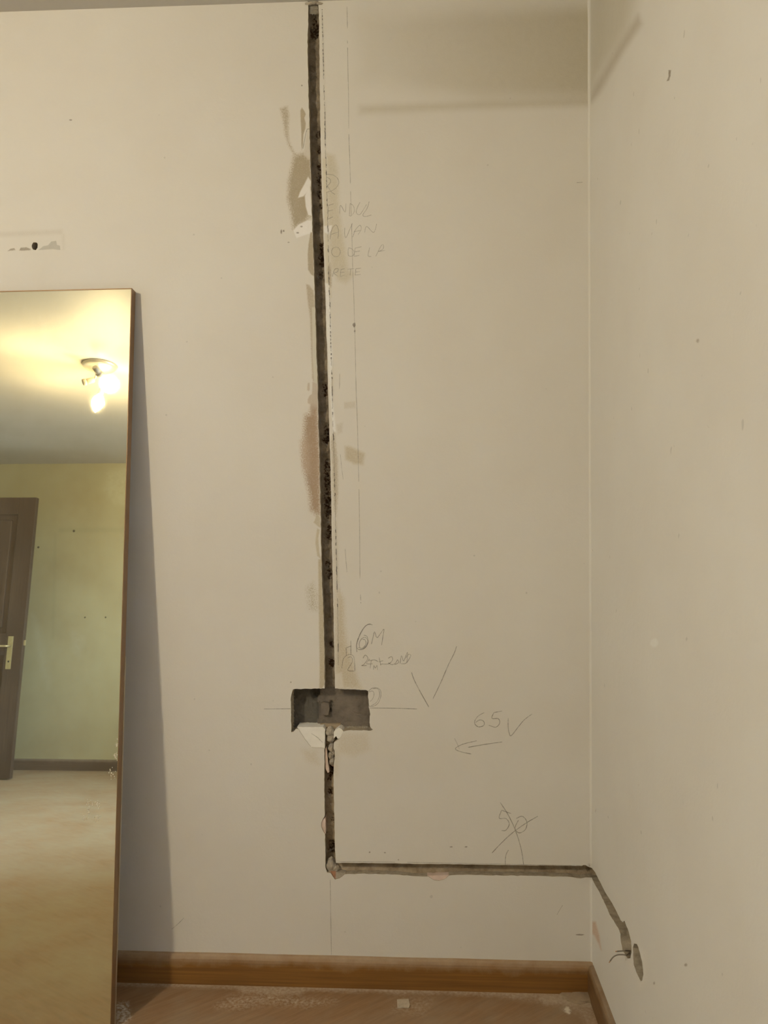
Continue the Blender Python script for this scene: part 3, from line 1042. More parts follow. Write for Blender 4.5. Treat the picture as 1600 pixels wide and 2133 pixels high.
stain([[(640, 1225), (652, 1215), (660, 1240), (660, 1270), (645, 1268)]], col=seen(160, 146, 114), feather=10, alpha=.5, speck=.75, **BK)
stain([[(663, 1165), (670, 1165), (673, 1230), (676, 1300), (678, 1434), (665.5, 1434), (666, 1390), (665, 1330), (664, 1260)]], col=seen(164, 147, 112), feather=1.8, alpha=.85, speck=.25, grid=1.4, **BK)
stain([[(644, 250), (648, 300), (649, 335), (640, 330), (633, 318), (638, 285)]], col=seen(182, 168, 140), feather=2.5, alpha=.8, speck=.2, **BK)
# right of the channel
stain([[(680, 320), (696, 324), (704, 350), (706, 430), (716, 500), (724, 560), (738, 572), (720, 590), (704, 585), (690, 560), (682, 450)]], col=seen(175, 160, 126), feather=8, alpha=.7, speck=.2, **BK)
stain([[(672, 330), (680, 330), (686, 540), (691, 620), (682, 620), (677, 500)]], col=seen(186, 172, 140), feather=2, alpha=.8, speck=.25, **BK)
stain([[(687, 548), (691, 570), (690, 598), (685, 592), (683, 560)]], col=seen(150, 133, 103), feather=4, alpha=.75, speck=.3, **BK)
stain([[(674, 471), (692, 469), (690, 480), (684, 488), (676, 484)]], col=seen(205, 194, 172), feather=1.5, alpha=.9, speck=.2, grid=1.2, **BK)
stain([[(678, 590), (686, 590), (693, 740), (690, 800), (700, 900), (694, 900), (686, 800), (681, 700)]], col=seen(208, 199, 178), feather=2, alpha=.8, speck=.35, grid=1.4, **BK)
stain([[(690, 915), (697, 900), (703, 960), (704, 1030), (700, 1075), (696, 1060), (694, 1000)]], col=seen(160, 143, 112), feather=4, alpha=.75, speck=.35, **BK)
stain([[(701, 885), (714, 880), (713, 900), (704, 905)]], col=seen(176, 162, 134), feather=4, alpha=.6, speck=.2, **BK)
stain([[(717, 838), (740, 836), (741, 850), (717, 851)]], col=seen(176, 161, 132), feather=3, alpha=.55, speck=.2, **BK)
stain([[(719, 930), (728, 930), (738, 934), (760, 945), (756, 968), (738, 966), (720, 957)]], col=seen(168, 150, 114), feather=5, alpha=.75, speck=.2, **BK)
stain([[(694, 1080), (702, 1085), (708, 1220), (712, 1300), (706, 1434), (698, 1434), (696, 1260)]], col=seen(183, 170, 142), feather=3, alpha=.6, speck=.4, **BK)
stain([[(706, 1230), (716, 1250), (718, 1300), (722, 1340), (740, 1400), (752, 1434), (702, 1434), (702, 1300)]], col=seen(172, 154, 118), feather=9, alpha=.72, speck=.3, **BK)
stain([[(697, 1405), (712, 1400), (716, 1432), (699, 1434)]], col=seen(196, 184, 158), feather=3, alpha=.6, speck=.3, **BK)
stain([[(703, 1528), (765, 1526), (770, 1560), (740, 1575), (705, 1568)], [(630, 1562), (660, 1566), (664, 1592), (640, 1584)], [(696, 1560), (706, 1565), (702, 1615), (697, 1615)]], col=seen(180, 164, 132), feather=10, alpha=.6, speck=.3, **BK)
# ghost of something that used to hang in the upper right corner, running on along the side wall
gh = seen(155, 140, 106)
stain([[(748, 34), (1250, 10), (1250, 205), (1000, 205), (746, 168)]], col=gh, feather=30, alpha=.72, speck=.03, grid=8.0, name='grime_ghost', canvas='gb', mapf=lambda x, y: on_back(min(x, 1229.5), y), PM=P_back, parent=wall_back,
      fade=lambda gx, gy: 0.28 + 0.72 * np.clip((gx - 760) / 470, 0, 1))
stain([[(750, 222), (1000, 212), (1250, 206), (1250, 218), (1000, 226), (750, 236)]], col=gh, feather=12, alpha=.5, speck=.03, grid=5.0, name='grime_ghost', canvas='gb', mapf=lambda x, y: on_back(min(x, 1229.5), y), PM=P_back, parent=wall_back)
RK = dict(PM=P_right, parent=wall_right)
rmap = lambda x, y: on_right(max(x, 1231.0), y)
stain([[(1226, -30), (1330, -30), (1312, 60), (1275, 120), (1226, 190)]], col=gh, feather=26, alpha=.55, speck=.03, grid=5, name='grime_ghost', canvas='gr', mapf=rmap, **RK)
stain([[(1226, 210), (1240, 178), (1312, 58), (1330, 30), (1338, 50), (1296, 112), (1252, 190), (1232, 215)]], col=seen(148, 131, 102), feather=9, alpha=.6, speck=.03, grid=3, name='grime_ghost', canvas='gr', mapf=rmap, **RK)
stain([[(1234, 1920), (1241, 1920), (1249, 1950), (1253, 1980), (1247, 1965), (1238, 1948), (1234, 1945)]], col=seen(176, 142, 108), feather=3, alpha=.8, speck=.4, grid=1.2, mapf=rmap, **RK)
stain([[(1299, 1980), (1319, 1960), (1344, 1985), (1347, 2040), (1335, 2062), (1318, 2030)]], col=seen(202, 188, 162), feather=8, alpha=.45, speck=.3, mapf=rmap, name='filler_patch', **RK)
stain([circle_px(1363.5, 1339, 8, 9)], col=seen(205, 196, 172), feather=2, alpha=.6, speck=.1, mapf=rmap, name='filler_patch', **RK)
stain([circle_px(1429, 2010, 3, 3)], col=seen(130, 112, 90), feather=2, alpha=.8, speck=.1, grid=1, mapf=rmap, **RK)
stain([circle_px(1363, 2048, 1.6, 3)], col=seen(130, 112, 90), feather=1.5, alpha=.8, speck=.1, grid=1, mapf=rmap, **RK)
stain([circle_px(1454, 710, 3, 4)], col=seen(140, 124, 100), feather=2, alpha=.7, speck=.3, grid=1, mapf=rmap, **RK)
stain([[(1393, 146), (1398, 146), (1397, 158), (1394, 168), (1389, 169), (1393, 160)]], col=seen(120, 103, 80), feather=1, alpha=.9, speck=.3, grid=.8, mapf=rmap, name='gouge', **RK)
# flaked paint beside the plug hole
stain([[(16, 523), (22, 518), (30, 517), (32, 521)], [(40, 522), (43, 516), (55, 515), (63, 518), (64, 521), (52, 522)]], col=seen(140, 126, 102), feather=1, alpha=.95, speck=.25, grid=.8, canvas='plug', name='flaked_paint', **BP)
stain([[(80, 521), (90, 513), (100, 511), (107, 503), (117, 501.5), (119, 510), (125, 512), (126, 521), (110, 519)]], col=seen(163, 153, 130), feather=.9, alpha=.95, speck=.15, grid=.8, canvas='plug', name='flaked_paint', **BP)
stain([[(-6, 484), (130, 478), (130, 488), (-6, 494)], [(130, 488), (134, 488), (134, 520), (131, 520)]], col=seen(172, 159, 134), feather=5, alpha=.4, speck=.1, canvas='plug', name='flaked_paint', **BP)
# nicks
for i, (x, y, rx, ry) in enumerate([(586, 483, 1.6, 5), (591, 481, 2, 2), (147, 250, 3, 1.4), (738, 677, 3, 5), (739, 690, 1.5, 2), (629, 178, 1.5, 1.5), (628, 472, 2.5, 1.5), (620, 485, 3, 1.5), (671, 1470, 1, 1), (606, 1421, 1.2, 1.5), (1208, 1947, 9, 1.4), (601, 505, 2, 1), (770, 1775, 1.6, 1.6), (802, 1776, 2, 1.2), (940, 1764, 3, 1.2), (971, 1764, 3, 1.2), (830, 1791, 1.2, 1.2)]):
    inmid = 570 < x < 790 and y < 1630
    stain([circle_px(x, y, rx, ry, 10, i)], col=seen(105, 90, 70), feather=1.0, alpha=.8, speck=.2, grid=.7, **(BK if inmid else dict(BP, name='nick')))
stain([[(1225, 1800), (1233, 1800), (1233, 1812), (1224, 1812)]], col=seen(105, 92, 74), feather=3, alpha=.5, speck=.3, mapf=lambda x, y: on_back(min(x, 1229), y), PM=P_back, parent=wall_back)

# dust on the floor along the baseboards
FK = dict(mapf=on_floor, PM=P_floor, parent=bpy.data.objects['floor'], mat=M_floor_t, canvas='floor', name='plaster_dust')
dust = (0.50, 0.395, 0.28)
edge = [(230, 2050)] + [(x, 2044.5 + (x - 255) * 0.0285 + 8 + 5 * noise.noise(Vector((x * .02, 0, 0))) + (9 if 500 < x < 640 else 0) + (14 if x > 1120 else 0)) for x in range(250, 1241, 15)] + [(1240, 2066), (1000, 2060), (600, 2050), (230, 2038)]
stain([edge], col=dust, feather=6, alpha=.7, speck=.3, grid=3, **FK)
stain([[(480, 2078), (560, 2072), (640, 2082), (700, 2085), (640, 2096), (560, 2090), (500, 2100), (450, 2098)]], col=dust, feather=14, alpha=.4, speck=.6, grid=4, **FK)
stain([[(1040, 2076), (1150, 2078), (1215, 2066), (1236, 2075), (1246, 2140), (1228, 2140), (1205, 2112), (1160, 2092), (1100, 2084)]], col=dust, feather=12, alpha=.5, speck=.25, grid=3, **FK)
stain([[(244, 2092), (266, 2088), (272, 2120), (252, 2140), (244, 2140)]], col=(.66, .60, .52), feather=8, alpha=.5, speck=.7, grid=3, **FK)
stain([[(1172, 2103), (1180, 2097), (1186, 2098), (1190, 2108), (1186, 2114), (1180, 2110)]], col=(.75, .68, .56), feather=2.5, alpha=.8, speck=.7, grid=1.2, **FK)
stain([[(835, 2082), (900, 2084), (880, 2110), (820, 2105)]], col=dust, feather=16, alpha=.25, speck=.6, grid=4, **FK)
# swept heap of plaster dust in the corner
bm = bmesh.new()
bmesh.ops.create_icosphere(bm, subdivisions=4, radius=1)
for v_ in bm.verts:
    n_ = v_.co.copy()
    k_ = 1 + 0.22 * noise.noise(n_ * 2.1) + 0.12 * noise.noise(n_ * 6.0)
    v_.co = Vector((XR - .030 + n_.x * k_ * .052, -.020 + n_.y * k_ * .030, n_.z * k_ * .0075))
heap = bm_obj('dust_heap', bm, simple('heap_dust', (0.33, 0.245, 0.16), 0.95, 0, 0.12, 60, 0.5, 180), bpy.data.objects['floor'], True)
heap['kind'] = 'stuff'
# drips on the mirror glass
smear = [[(179, 1668), (186, 1666), (192, 1673), (188, 1684), (184, 1683)], [(199, 1669), (206, 1670), (207, 1680), (199, 1684)], [(173, 1703), (180, 1700), (182, 1706), (174, 1708)], [(196, 1702), (204, 1698), (206, 1706), (198, 1712)], [(182, 1690), (186, 1688), (186, 1696), (182, 1697)],
         [(228, 1606), (236, 1600), (243, 1606), (238, 1614), (228, 1618)], [(236, 1570), (246, 1568), (246, 1581), (238, 1580)], [(240, 1545), (245, 1543), (245, 1556), (241, 1556)]]
M_drip = simple('dried_plaster', (0.70, 0.64, 0.52), 0.85)
for k, sp_ in enumerate(smear):
    rnd = random.Random(k)
    cxs, cys = sum(p[0] for p in sp_) / len(sp_), sum(p[1] for p in sp_) / len(sp_)
    sx_ = max(p[0] for p in sp_) - min(p[0] for p in sp_)
    sy_ = max(p[1] for p in sp_) - min(p[1] for p in sp_)
    Vd, Fd = [], []
    for q_ in range(16):                                   # a spatter of small dabs
        ax, ay = cxs + rnd.gauss(0, .30) * sx_, cys + rnd.gauss(0, .30) * sy_
        rr = rnd.uniform(.5, 1.5)
        n_ = 7
        b0 = len(Vd)
        ring = [on_mirror(ax + rr * rnd.uniform(.6, 1.2) * math.cos(6.283 * i / n_), ay + rr * rnd.uniform(.7, 1.5) * math.sin(6.283 * i / n_)) for i in range(n_)]
        Vd += [(u, -.0001, v) for u, v in ring]
        cu, cv_ = on_mirror(ax, ay)
        Vd.append((cu, -.0007, cv_))
        Fd += [(b0 + i, b0 + (i + 1) % n_, b0 + n_) for i in range(n_)]
    mesh('dried_drips', Vd, Fd, M_drip, mir)['kind'] = 'stuff'



# ------------------------------------------------------------------ pencil writing
def pencil(name, strokes, mapf, PM, mat, parent, wd=1.25, label=None, off=0.0011, dashed=0.0):
    V, Fc = [], []
    rnd = random.Random(len(strokes) * 13 + int(strokes[0][0][0]))
    for s in strokes:
        pts = smooth_line(s, 7)
        prev = None
        for i, p in enumerate(pts):
            a, b = pts[max(i - 1, 0)], pts[min(i + 1, len(pts) - 1)]
            dx, dy = b[0] - a[0], b[1] - a[1]
            L = math.hypot(dx, dy) or 1.0
            h = wd * (0.75 + 0.5 * rnd.random()) / 2 * (0.6 if i in (0, len(pts) - 1) else 1)
            l = (p[0] - dy / L * h, p[1] + dx / L * h)
            r = (p[0] + dy / L * h, p[1] - dx / L * h)
            V += [PM(*mapf(*l), -off), PM(*mapf(*r), -off)]
            k = len(V) - 2
            if prev is not None and rnd.random() >= dashed:
                Fc.append((prev, prev + 1, k + 1, k))
            prev = k
    o = mesh(name, V, Fc, mat, parent)
    if label:
        o['label'] = label
    return o


def sc(ox, oy, s, *strokes):
    return [[(ox + x / s, oy + y / s) for x, y in st] for st in strokes]


def ell(cx, cy, rx, ry, a0=0, a1=360, n=10):
    return [(cx + rx * math.cos(math.radians(a0 + (a1 - a0) * k / n)), cy + ry * math.sin(math.radians(a0 + (a1 - a0) * k / n))) for k in range(n + 1)]


PB = dict(mapf=on_back, PM=P_back, parent=wall_back)
z5 = lambda *s: sc(540, 340, 5, *s)
pencil('pencil_note', z5([(700, 118), (760, 122), (808, 150), (830, 195), (815, 240), (780, 275), (740, 295), (700, 305)], [(695, 205), (720, 250), (752, 300), (792, 328)], [(700, 255), (742, 200), (735, 165), (705, 150)]), mat=M_faint, label='circled cross in pencil', **PB)
pencil('pencil_note', z5([(722, 440), (714, 590)], [(720, 442), (776, 425)], [(718, 500), (770, 488)], [(712, 585), (768, 560)],
                         [(838, 530), (848, 440), (895, 510), (905, 420)], [(946, 420), (940, 545)], [(946, 420), (980, 445), (992, 500), (960, 548), (935, 545)],
                         [(1050, 408), (1020, 470), (1014, 520), (1050, 535), (1095, 470), (1118, 432)], [(1146, 400), (1125, 470), (1080, 540), (1110, 556), (1170, 540)]), mat=M_faint, label='pencilled word ENDUE', **PB)
pencil('pencil_note', z5([(738, 795), (758, 690), (800, 645), (826, 700), (820, 790)], [(745, 745), (822, 718)], [(892, 672), (890, 735), (905, 776), (940, 700), (972, 625)],
                         [(975, 772), (1000, 700), (1050, 648), (1062, 690), (1030, 745)], [(985, 716), (1062, 700)], [(1098, 725), (1120, 660), (1192, 722), (1225, 632)]), mat=M_faint, label='pencilled word AVAN', **PB)
pencil('pencil_note', z5(ell(800, 925, 46, 50), [(928, 888), (930, 962), (975, 966), (988, 925), (960, 890), (925, 884)], [(1000, 882), (988, 976)], [(1000, 886), (1066, 870)], [(995, 926), (1052, 914)], [(988, 972), (1046, 960)],
                         [(1152, 878), (1134, 964), (1168, 972)], [(1214, 972), (1270, 862), (1294, 855), (1290, 895), (1240, 922)], [(1240, 922), (1312, 908)]), mat=M_faint, label='pencilled words O DE LA', **PB)
pencil('pencil_note', z5([(764, 1182), (785, 1110), (822, 1100), (815, 1132), (780, 1146), (818, 1178)], [(852, 1108), (844, 1182)], [(850, 1110), (892, 1098)], [(848, 1142), (890, 1135)], [(844, 1182), (892, 1165)],
                         [(918, 1106), (992, 1098)], [(955, 1104), (945, 1176)], [(1006, 1100), (1000, 1168)], [(1006, 1100), (1062, 1094)], [(1003, 1135), (1050, 1130)], [(1000, 1166), (1058, 1160)]), mat=M_faint, label='pencilled word RETE', **PB)
z7 = lambda *s: sc(540, 1080, 5, *s)
pencil('pencil_note', z7([(1180, 1108), (1140, 1100), (1090, 1140), (1040, 1230), (1015, 1310), (1018, 1390)], [(1160, 1100), (1110, 1116), (1055, 1195), (1018, 1300), (1020, 1350), (1060, 1366), (1108, 1340), (1135, 1285), (1112, 1242), (1070, 1250), (1042, 1300), (1050, 1345)],
                         [(1075, 1260), (1105, 1265), (1110, 1310), (1075, 1350), (1030, 1340)], [(1090, 1215), (1125, 1230), (1130, 1290), (1095, 1350), (1040, 1362)],
                         [(1168, 1308), (1185, 1240), (1202, 1180), (1226, 1240), (1262, 1200), (1300, 1152), (1288, 1230), (1276, 1318)]), mat=M_pencil, label='pencilled 6M', **PB)
pencil('pencil_note', z7([(862, 1560), (875, 1470), (905, 1430), (950, 1415), (988, 1450), (998, 1590)], [(922, 1452), (955, 1440), (974, 1478), (945, 1535), (925, 1580), (992, 1588)], [(955, 1270), (956, 1420)], [(905, 1345), (908, 1425)], [(908, 1345), (958, 1328)],
                         [(1082, 1455), (1105, 1422), (1132, 1455), (1095, 1515), (1068, 1532), (1120, 1528)], [(1150, 1462), (1118, 1510), (1180, 1512)], [(1140, 1482), (1200, 1472), (1238, 1490)], [(1168, 1478), (1155, 1562)],
                         [(1190, 1572), (1195, 1532), (1210, 1556), (1228, 1530), (1232, 1576)], [(1250, 1445), (1266, 1525)], [(1244, 1492), (1292, 1480)],
                         [(1345, 1455), (1378, 1438), (1390, 1470), (1350, 1512), (1275, 1515), (1265, 1530)], [(1345, 1500), (1385, 1522), (1425, 1500), (1440, 1470), (1452, 1498), (1410, 1522)],
                         [(1468, 1512), (1482, 1428), (1505, 1482), (1545, 1392), (1538, 1500)], [(1478, 1512), (1530, 1505), (1572, 1445), (1578, 1420), (1555, 1415), (1528, 1452)]), mat=M_pencil, wd=1.1, label='pencilled 2 and 2 4M+20M', **PB)
zb = lambda *s: sc(560, 1400, 6.154, *s)
pencil('pencil_note', zb([(1272, 250), (1320, 208), (1380, 200), (1430, 230), (1436, 310), (1400, 398), (1335, 437), (1285, 434)], [(1285, 255), (1328, 240), (1350, 278), (1332, 340), (1298, 376)], [(1335, 212), (1398, 214), (1421, 290), (1382, 385), (1312, 430)]), mat=M_pencil, wd=1.0, label='pencilled ring beside the box recess', **PB)
pencil('pencil_line', [[(550, 1476.5), (606, 1476)], [(770, 1474.5), (820, 1475), (869, 1476.5)]], mat=M_pencil, label='level line drawn in pencil', **PB)
z8 = lambda *s: sc(540, 1260, 2.5, *s)
pencil('pencil_note', z8([(793, 350), (808, 392), (835, 445), (883, 531)], [(1028, 215), (1015, 252), (985, 312), (945, 405), (905, 488)]), mat=M_pencil, wd=1.4, label='large V in pencil', **PB)
pencil('pencil_note', z8([(1172, 560), (1138, 580), (1121, 612), (1140, 634), (1168, 628), (1170, 608), (1150, 598), (1126, 612)], [(1265, 552), (1222, 560)], [(1222, 560), (1212, 590), (1245, 592), (1252, 615), (1232, 636), (1195, 626)], [(1297, 588), (1296, 630), (1302, 668), (1312, 680), (1345, 640), (1380, 598), (1422, 567)]), mat=M_pencil, wd=1.3, label='pencilled 65 with a tick', **PB)
pencil('pencil_note', z8([(1265, 713), (1180, 725), (1088, 741)], [(1133, 707), (1060, 725), (1022, 748), (1050, 764), (1105, 776)]), mat=M_pencil, wd=1.3, label='pencil arrow pointing left', **PB)
pencil('pencil_note', z8([(1312, 1086), (1262, 1068)], [(1262, 1068), (1250, 1110), (1285, 1112), (1302, 1140), (1285, 1172), (1262, 1174)], [(1338, 1112), (1370, 1100), (1394, 1130), (1385, 1170), (1352, 1186), (1332, 1160), (1350, 1120)],
                         [(1255, 1028), (1295, 1090), (1332, 1168), (1362, 1262), (1377, 1352)], [(1452, 1099), (1390, 1135), (1320, 1185), (1262, 1238), (1212, 1291)], [(1298, 1275), (1284, 1305), (1281, 1352)]), mat=M_pencil, wd=1.3, label='crossed-out 50 in pencil', **PB)
pencil('pencil_line', [[(723, 14), (724, 60)], [(724, 85), (725, 150), (726, 190)], [(726, 190), (727, 280), (729, 345)], [(729, 345), (732, 450), (735, 560)], [(735, 560), (739, 680), (741, 780)], [(741, 780), (745, 900), (747, 980)], [(747, 980), (749, 1090), (750, 1205)], [(751, 1238), (752, 1260)]], mat=M_faint, wd=1.3, dashed=.12, label='long plumb line in pencil right of the channel', **PB)
pencil('pencil_line', [[(708, 778), (707, 810)], [(709, 946), (712, 975), (715, 999)], [(719, 1143), (721, 1170), (723, 1192)]], mat=M_faint, wd=1.0, **PB)
pencil('pencil_line', [[(688, 1832), (689, 1900), (690.5, 1988)]], mat=M_faint, wd=1.3, label='plumb line below the channel', **PB)
pencil('pencil_line', [[(706, 1794.5), (800, 1795), (1000, 1798.5), (1228, 1803)]], mat=M_faint, wd=1.1, dashed=.1, **PB)
pencil('crack', [[(645, 269), (640, 270), (637, 280), (634, 295), (631, 310)]], mat=M_pencil, wd=1.1, **PB)
pencil('pencil_line', [[(358, 1935), (370, 1925), (383, 1912)], [(1201, 381), (1214, 380)], [(947, 1538), (952, 1548), (957, 1560)], [(1160, 1905), (1167, 1893), (1172, 1885)]], mat=M_faint, wd=1.2, **PB)
# line scored by the saw along the right edge of the channel
score = [(671, 20), (672, 60), (673, 100), (674, 150), (675.5, 200), (677, 240), (677.5, 300), (679.5, 350), (681, 400), (683, 470), (684.5, 560), (687, 630), (688.5, 690), (690, 740), (692, 800), (693.5, 870), (696, 960), (698, 1040), (700, 1130), (702, 1210), (704, 1290), (705, 1390)]
for nm, mt, wd_, dsh, sd in (('saw_score', M_dark, 1.7, .62, 1), ('saw_score', M_faint, 1.2, .45, 2)):
    sl = smooth_line(score, 26)
    segs = [sl[i:i + 3] for i in range(0, len(sl) - 3, 2)]
    rnd = random.Random(sd)
    keepf = lambda y: 0.95 if (90 < y < 130 or 230 < y < 270 or 660 < y < 720 or 780 < y < 840 or 1150 < y < 1230) else (0.5 if sd == 1 else .8)
    segs = [[(x + rnd.uniform(-.5, .5), y) for x, y in s] for s in segs if rnd.random() < keepf(s[0][1]) * (0.55 if sd == 1 else 1)]
    pencil(nm, segs, mat=mt, wd=wd_, off=0.0013, **PB)
# bright saw teeth marks at the box edge
teeth = [[(606 + (k % 3), 1440 + k * 7.5), (611 + (k % 2) * 1.5, 1446 + k * 7.5)] for k in range(11)] + [[(609.5, 1440), (608, 1470), (609, 1500), (608, 1518)]]
M_scratch = pencil_mat('scratch_light', (0.62, 0.57, 0.48), 0.8)
pencil('saw_score', teeth, mat=M_scratch, wd=0.9, off=-0.010, **PB)
teeth = [[(713 + k * 3.4, 1514.5 + (k % 2)), (713.4 + k * 3.4, 1519.5)] for k in range(16)]
pencil('saw_score', teeth, mat=M_scratch, wd=1.0, off=-0.012, **PB)
pencil('crack', zb([(545, 790), (600, 825), (645, 858)], [(640, 860), (690, 905)]), mat=M_faint, wd=1.2, off=-0.0019, **PB)

# ------------------------------------------------------------------ two wires at the end of the channel on the side wall
M_wire = simple('wire_sheath', (0.20, 0.17, 0.135), 0.5)
M_copper = simple('bare_copper', (0.55, 0.28, 0.13), 0.4, 0.8)
py, pz = on_right(1313, 1981)


def view_pt(px, py_, x):          # point of a photograph ray at a given x of the room
    d = ray(px, py_)
    return CAM + d * ((x - CAM.x) / d.x)


def wire(name, px_pts, xs, label):
    p = [view_pt(a, b_, x) for (a, b_), x in zip(px_pts, xs)]
    fine = []
    for i in range(len(p) - 1):
        p0, p1, p2, p3 = p[max(i - 1, 0)], p[i], p[i + 1], p[min(i + 2, len(p) - 1)]
        for k in range(6):
            t = k / 6
            fine.append(0.5 * ((2 * p1) + (p2 - p0) * t + (2 * p0 - 5 * p1 + 4 * p2 - p3) * t * t + (3 * p1 - p0 - 3 * p2 + p3) * t ** 3))
    fine.append(p[-1])
    e = thing(empty(name, p[0]), label, 'wire', 'wires left in the socket cut')
    o = tube('sheath', fine[:-2], 0.0013, M_wire, e)
    o2 = tube('copper_tip', fine[-3:], 0.0008, M_copper, e)
    for q_ in (o, o2):
        q_.matrix_parent_inverse = Matrix.Translation(-p[0])
    return e


wire('electric_wire', [(1314, 1981), (1304, 1980.5), (1294, 1981), (1282, 1982)], [XR + .018, XR - .004, XR - .014, XR - .026], 'short straight wire stub sticking out of the wall cut')
wire('electric_wire', [(1312, 1983), (1306, 1989), (1297, 1988.5), (1286, 1989), (1277, 1994), (1269, 2005)], [XR + .016, XR - .004, XR - .012, XR - .022, XR - .030, XR - .037], 'curled downward-bent wire sticking out of the wall cut')

# ------------------------------------------------------------------ flake of plaster lying on the floor
fl = [on_floor(*p) for p in [(827, 2084), (851, 2083), (854, 2095), (852, 2101), (838, 2100), (828, 2102)]]
cx, cy = sum(p[0] for p in fl) / 6, sum(p[1] for p in fl) / 6
V = [(x - cx, y - cy, 0) for x, y in fl] + [(x - cx, y - cy, 0.0022) for x, y in fl]
Fc = [tuple(range(6))[::-1], tuple(range(6, 12))] + [(i, (i + 1) % 6, 6 + (i + 1) % 6, 6 + i) for i in range(6)]
M_flake = simple('flake_plaster', (0.50, 0.42, 0.32), 0.9, 0, 0.12, 120, 0.4, 150)
o = thing(mesh('plaster_flake', V, Fc, M_flake), 'small square pale plaster flake lying on the brown floor', 'flake')
o.location = (cx, cy, 0.0006)

# ------------------------------------------------------------------ ceiling lamp (seen in the mirror; lights the room)
bA = reflect_hit(228, 800, 2, 2.375)
bB = reflect_hit(204, 838, 2, 2.30)
s1 = reflect_hit(180, 795, 2, 2.385)
s2 = reflect_hit(205, 776, 2, 2.40)
ctr = (bA + bB + s1 + s2) / 4
lamp = thing(empty('ceiling_lamp', (ctr.x, ctr.y, H)), 'ceiling lamp with two glowing bulbs, seen in the mirror', 'lamp')
M_lampm = simple('lamp_metal', (0.66, 0.62, 0.52), 0.35, 0.6)
M_sock = simple('lamp_socket', (0.45, 0.41, 0.33), 0.5, 0.2)
m_bulb, nt, b = new_mat('lit_bulb')
em = node(nt, 'ShaderNodeEmission')
em.inputs['Color'].default_value = (*LAMP_COL, 1)
em.inputs['Strength'].default_value = LAMP_POWER
nt.links.new(em.outputs[0], nt.nodes['Material Output'].inputs['Surface'])


def lp(o):
    o.parent = lamp
    o.matrix_parent_inverse = Matrix.Translation(-lamp.location)
    return o


lp(lathe('canopy', [(0.001, H - .030), (.05, H - .029), (.085, H - .020), (.095, H - .008), (.096, H)], M_lampm, None, 32, Matrix.Translation((ctr.x, ctr.y, 0))))
hub = Vector((ctr.x, ctr.y, H - .045))
lp(lathe('stem', [(.012, H - .06), (.014, H - .05), (.012, H - .028)], M_lampm, None, 16, Matrix.Translation((ctr.x, ctr.y, 0))))


def aim(p, dvec):
    z = Vector(dvec).normalized()
    x = z.cross(Vector((.2, .9, .1))).normalized()
    y = z.cross(x)
    return Matrix(((x.x, y.x, z.x, p.x), (x.y, y.y, z.y, p.y), (x.z, y.z, z.z, p.z), (0, 0, 0, 1)))


globe = [(.012, -.066), (.016, -.054)] + [(.05 * math.sin(math.radians(a)), -.05 * math.cos(math.radians(a))) for a in range(25, 180, 12)] + [(.001, .05)]
candle = [(.011, -.050), (.016, -.040), (.027, -.020), (.033, 0), (.030, .016), (.023, .034), (.013, .050), (.005, .061), (.001, .064)]
for p, dv, kind in ((bA, (.55, .75, -.5), 'globe'), (bB, (-.1, .25, -1), 'candle'), (s1, (-.8, .4, -.4), ''), (s2, (.1, -.8, -.35), '')):
    dvv = Vector(dv).normalized()
    base = p - dvv * (.066 if kind == 'globe' else .050 if kind else 0.0)
    a0 = base - dvv * .045
    lp(tube('arm', [hub, hub.lerp(a0, .35) + Vector((0, 0, .012)), hub.lerp(a0, .75) + Vector((0, 0, .010)), a0], .006, M_lampm))
    sock = lp(lathe('bulb_socket', [(.010, 0), (.016, .004), (.017, .040), (.014, .047)], M_sock, None, 20, aim(a0, dvv)))
    if kind:
        lathe('bulb', globe if kind == 'globe' else candle, m_bulb, sock, 24, aim(p, dvv))
    else:
        lathe('bulb_holder', [(.014, 0), (.019, .004), (.019, .02), (.015, .022), (.015, .006), (.001, .006)], M_sock, sock, 20, aim(a0 + dvv * .044, dvv))

# ------------------------------------------------------------------ door leaf standing open (seen in the mirror)
de = reflect_hit(20, 1625, 2, 0.0)
DX1 = de.x
DYL = de.y
door = struct(empty('door_1', (XL, DYL, 0)), 'dark brown panelled door leaf standing open, seen in the mirror')
DT = 0.04


def dpart(o, par=None):
    o.parent = par or door
    if par is None:
        o.matrix_parent_inverse = Matrix.Translation(-door.location)
    return o


dx0, dz1 = XL + .02, reflect_hit(72, 1036, 1, DYL)[2]
st = 0.135
yf = DYL                         # face turned to the room
for nm, lo, hi in (('stile', (dx0, yf - DT, .008), (dx0 + st, yf, dz1)), ('stile', (DX1 - st, yf - DT, .008), (DX1, yf, dz1)),
                   ('rail', (dx0 + st, yf - DT, .008), (DX1 - st, yf, .25)), ('rail', (dx0 + st, yf - DT, .88), (DX1 - st, yf, 1.04)), ('rail', (dx0 + st, yf - DT, dz1 - .135), (DX1 - st, yf, dz1))):
    dpart(box(nm, lo, hi, M_door, None, .003))
for za, zb_ in ((.25, .88), (1.04, dz1 - .135)):
    dpart(box('door_panel', (dx0 + st - .004, yf - DT + .012, za - .004), (DX1 - st + .004, yf - .014, zb_ + .004), M_door, None, 0))
    dpart(box('raised_field', (dx0 + st + .04, yf - .015, za + .04), (DX1 - st - .04, yf - .004, zb_ - .04), M_door, None, .009))
hp = reflect_hit(20, 1358, 1, yf)
plate = dpart(box('handle_plate', (hp.x - .020, yf, hp.z - .125), (hp.x + .020, yf + .004, hp.z + .115), M_brass, None, .002))
lev = reflect_hit(22, 1346, 1, yf)
dpart(tube('door_handle', [(lev.x, yf + .003, lev.z), (lev.x, yf + .045, lev.z), (lev.x - .015, yf + .055, lev.z), (lev.x - .12, yf + .055, lev.z)], .008, M_brass), plate)
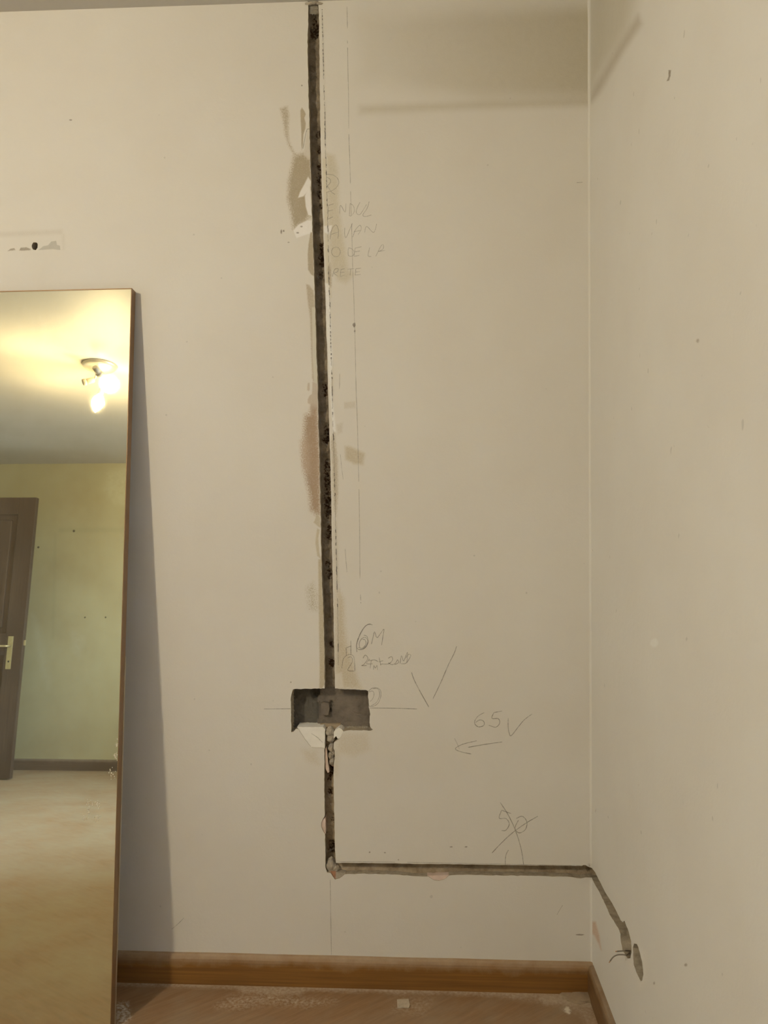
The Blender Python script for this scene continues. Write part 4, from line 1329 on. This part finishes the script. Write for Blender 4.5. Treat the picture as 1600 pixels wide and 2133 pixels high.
dpart(tube('keyhole', [(hp.x, yf + .0035, hp.z - .07), (hp.x, yf + .0046, hp.z - .07)], .007, simple('keyhole_dark', (.02, .016, .012), .8)), plate)
lt = reflect_hit(40, 1339, 1, yf)
dpart(box('latch', (DX1 - .002, yf - .028, lt.z - .02), (DX1 + .010, yf - .012, lt.z + .02), M_brass, None, .002))
for z in (.25, 1.05, 1.85):
    dpart(tube('hinge', [(XL + .010, yf - .01, z - .05), (XL + .010, yf - .01, z + .05)], .008, M_brass))
# frame lining of the doorway in the left wall
for lo, hi in (((XL - .13, DY0 - .001, 0), (XL + .008, DY0 + .035, DH)), ((XL - .13, DY1 - .035, 0), (XL + .008, DY1 + .001, DH)), ((XL - .13, DY0 + .035, DH - .035), (XL + .008, DY1 - .035, DH + .001))):
    dpart(box('door_jamb', lo, hi, M_door, None, .003))

# old screw holes and a faint ghost on the opposite wall
M_hole = simple('screw_hole', (.10, .085, .05), .9)
for (a, b_, r) in ((154, 1106, .010), (80, 1140, .009), (177, 1286, .007), (220, 1286, .007)):
    p = reflect_hit(a, b_, 1, YF)
    tube('screw_hole', [(p.x, YF - .004, p.z), (p.x, YF + .0008, p.z)], r, M_hole, wall_front)


def opp_map(px, py):
    p = reflect_hit(px, py, 1, YF)
    return (p.x, p.z)


OK = dict(mapf=opp_map, PM=P_opp, parent=wall_front, mat=M_far_t, name='wall_smear')
stain([[(122, 1100), (270, 1099), (270, 1108), (122, 1109)], [(113, 1110), (117, 1110), (112, 1330), (108, 1330)]], col=(.31, .295, .17), feather=4, alpha=.45, speck=.05, grid=3, **OK)
stain([[(225, 985), (262, 968), (285, 960), (290, 1060), (240, 1050), (216, 1020)], [(258, 890), (290, 880), (290, 930), (262, 925)]], col=(.52, .50, .34), feather=10, alpha=.4, speck=.15, grid=3, **OK)
stain([[(66, 1280), (80, 1300), (108, 1420), (100, 1440), (84, 1400)], [(150, 1310), (175, 1330), (165, 1370), (148, 1350)]], col=(.50, .48, .34), feather=10, alpha=.35, speck=.1, grid=3, **OK)
build_canvases()
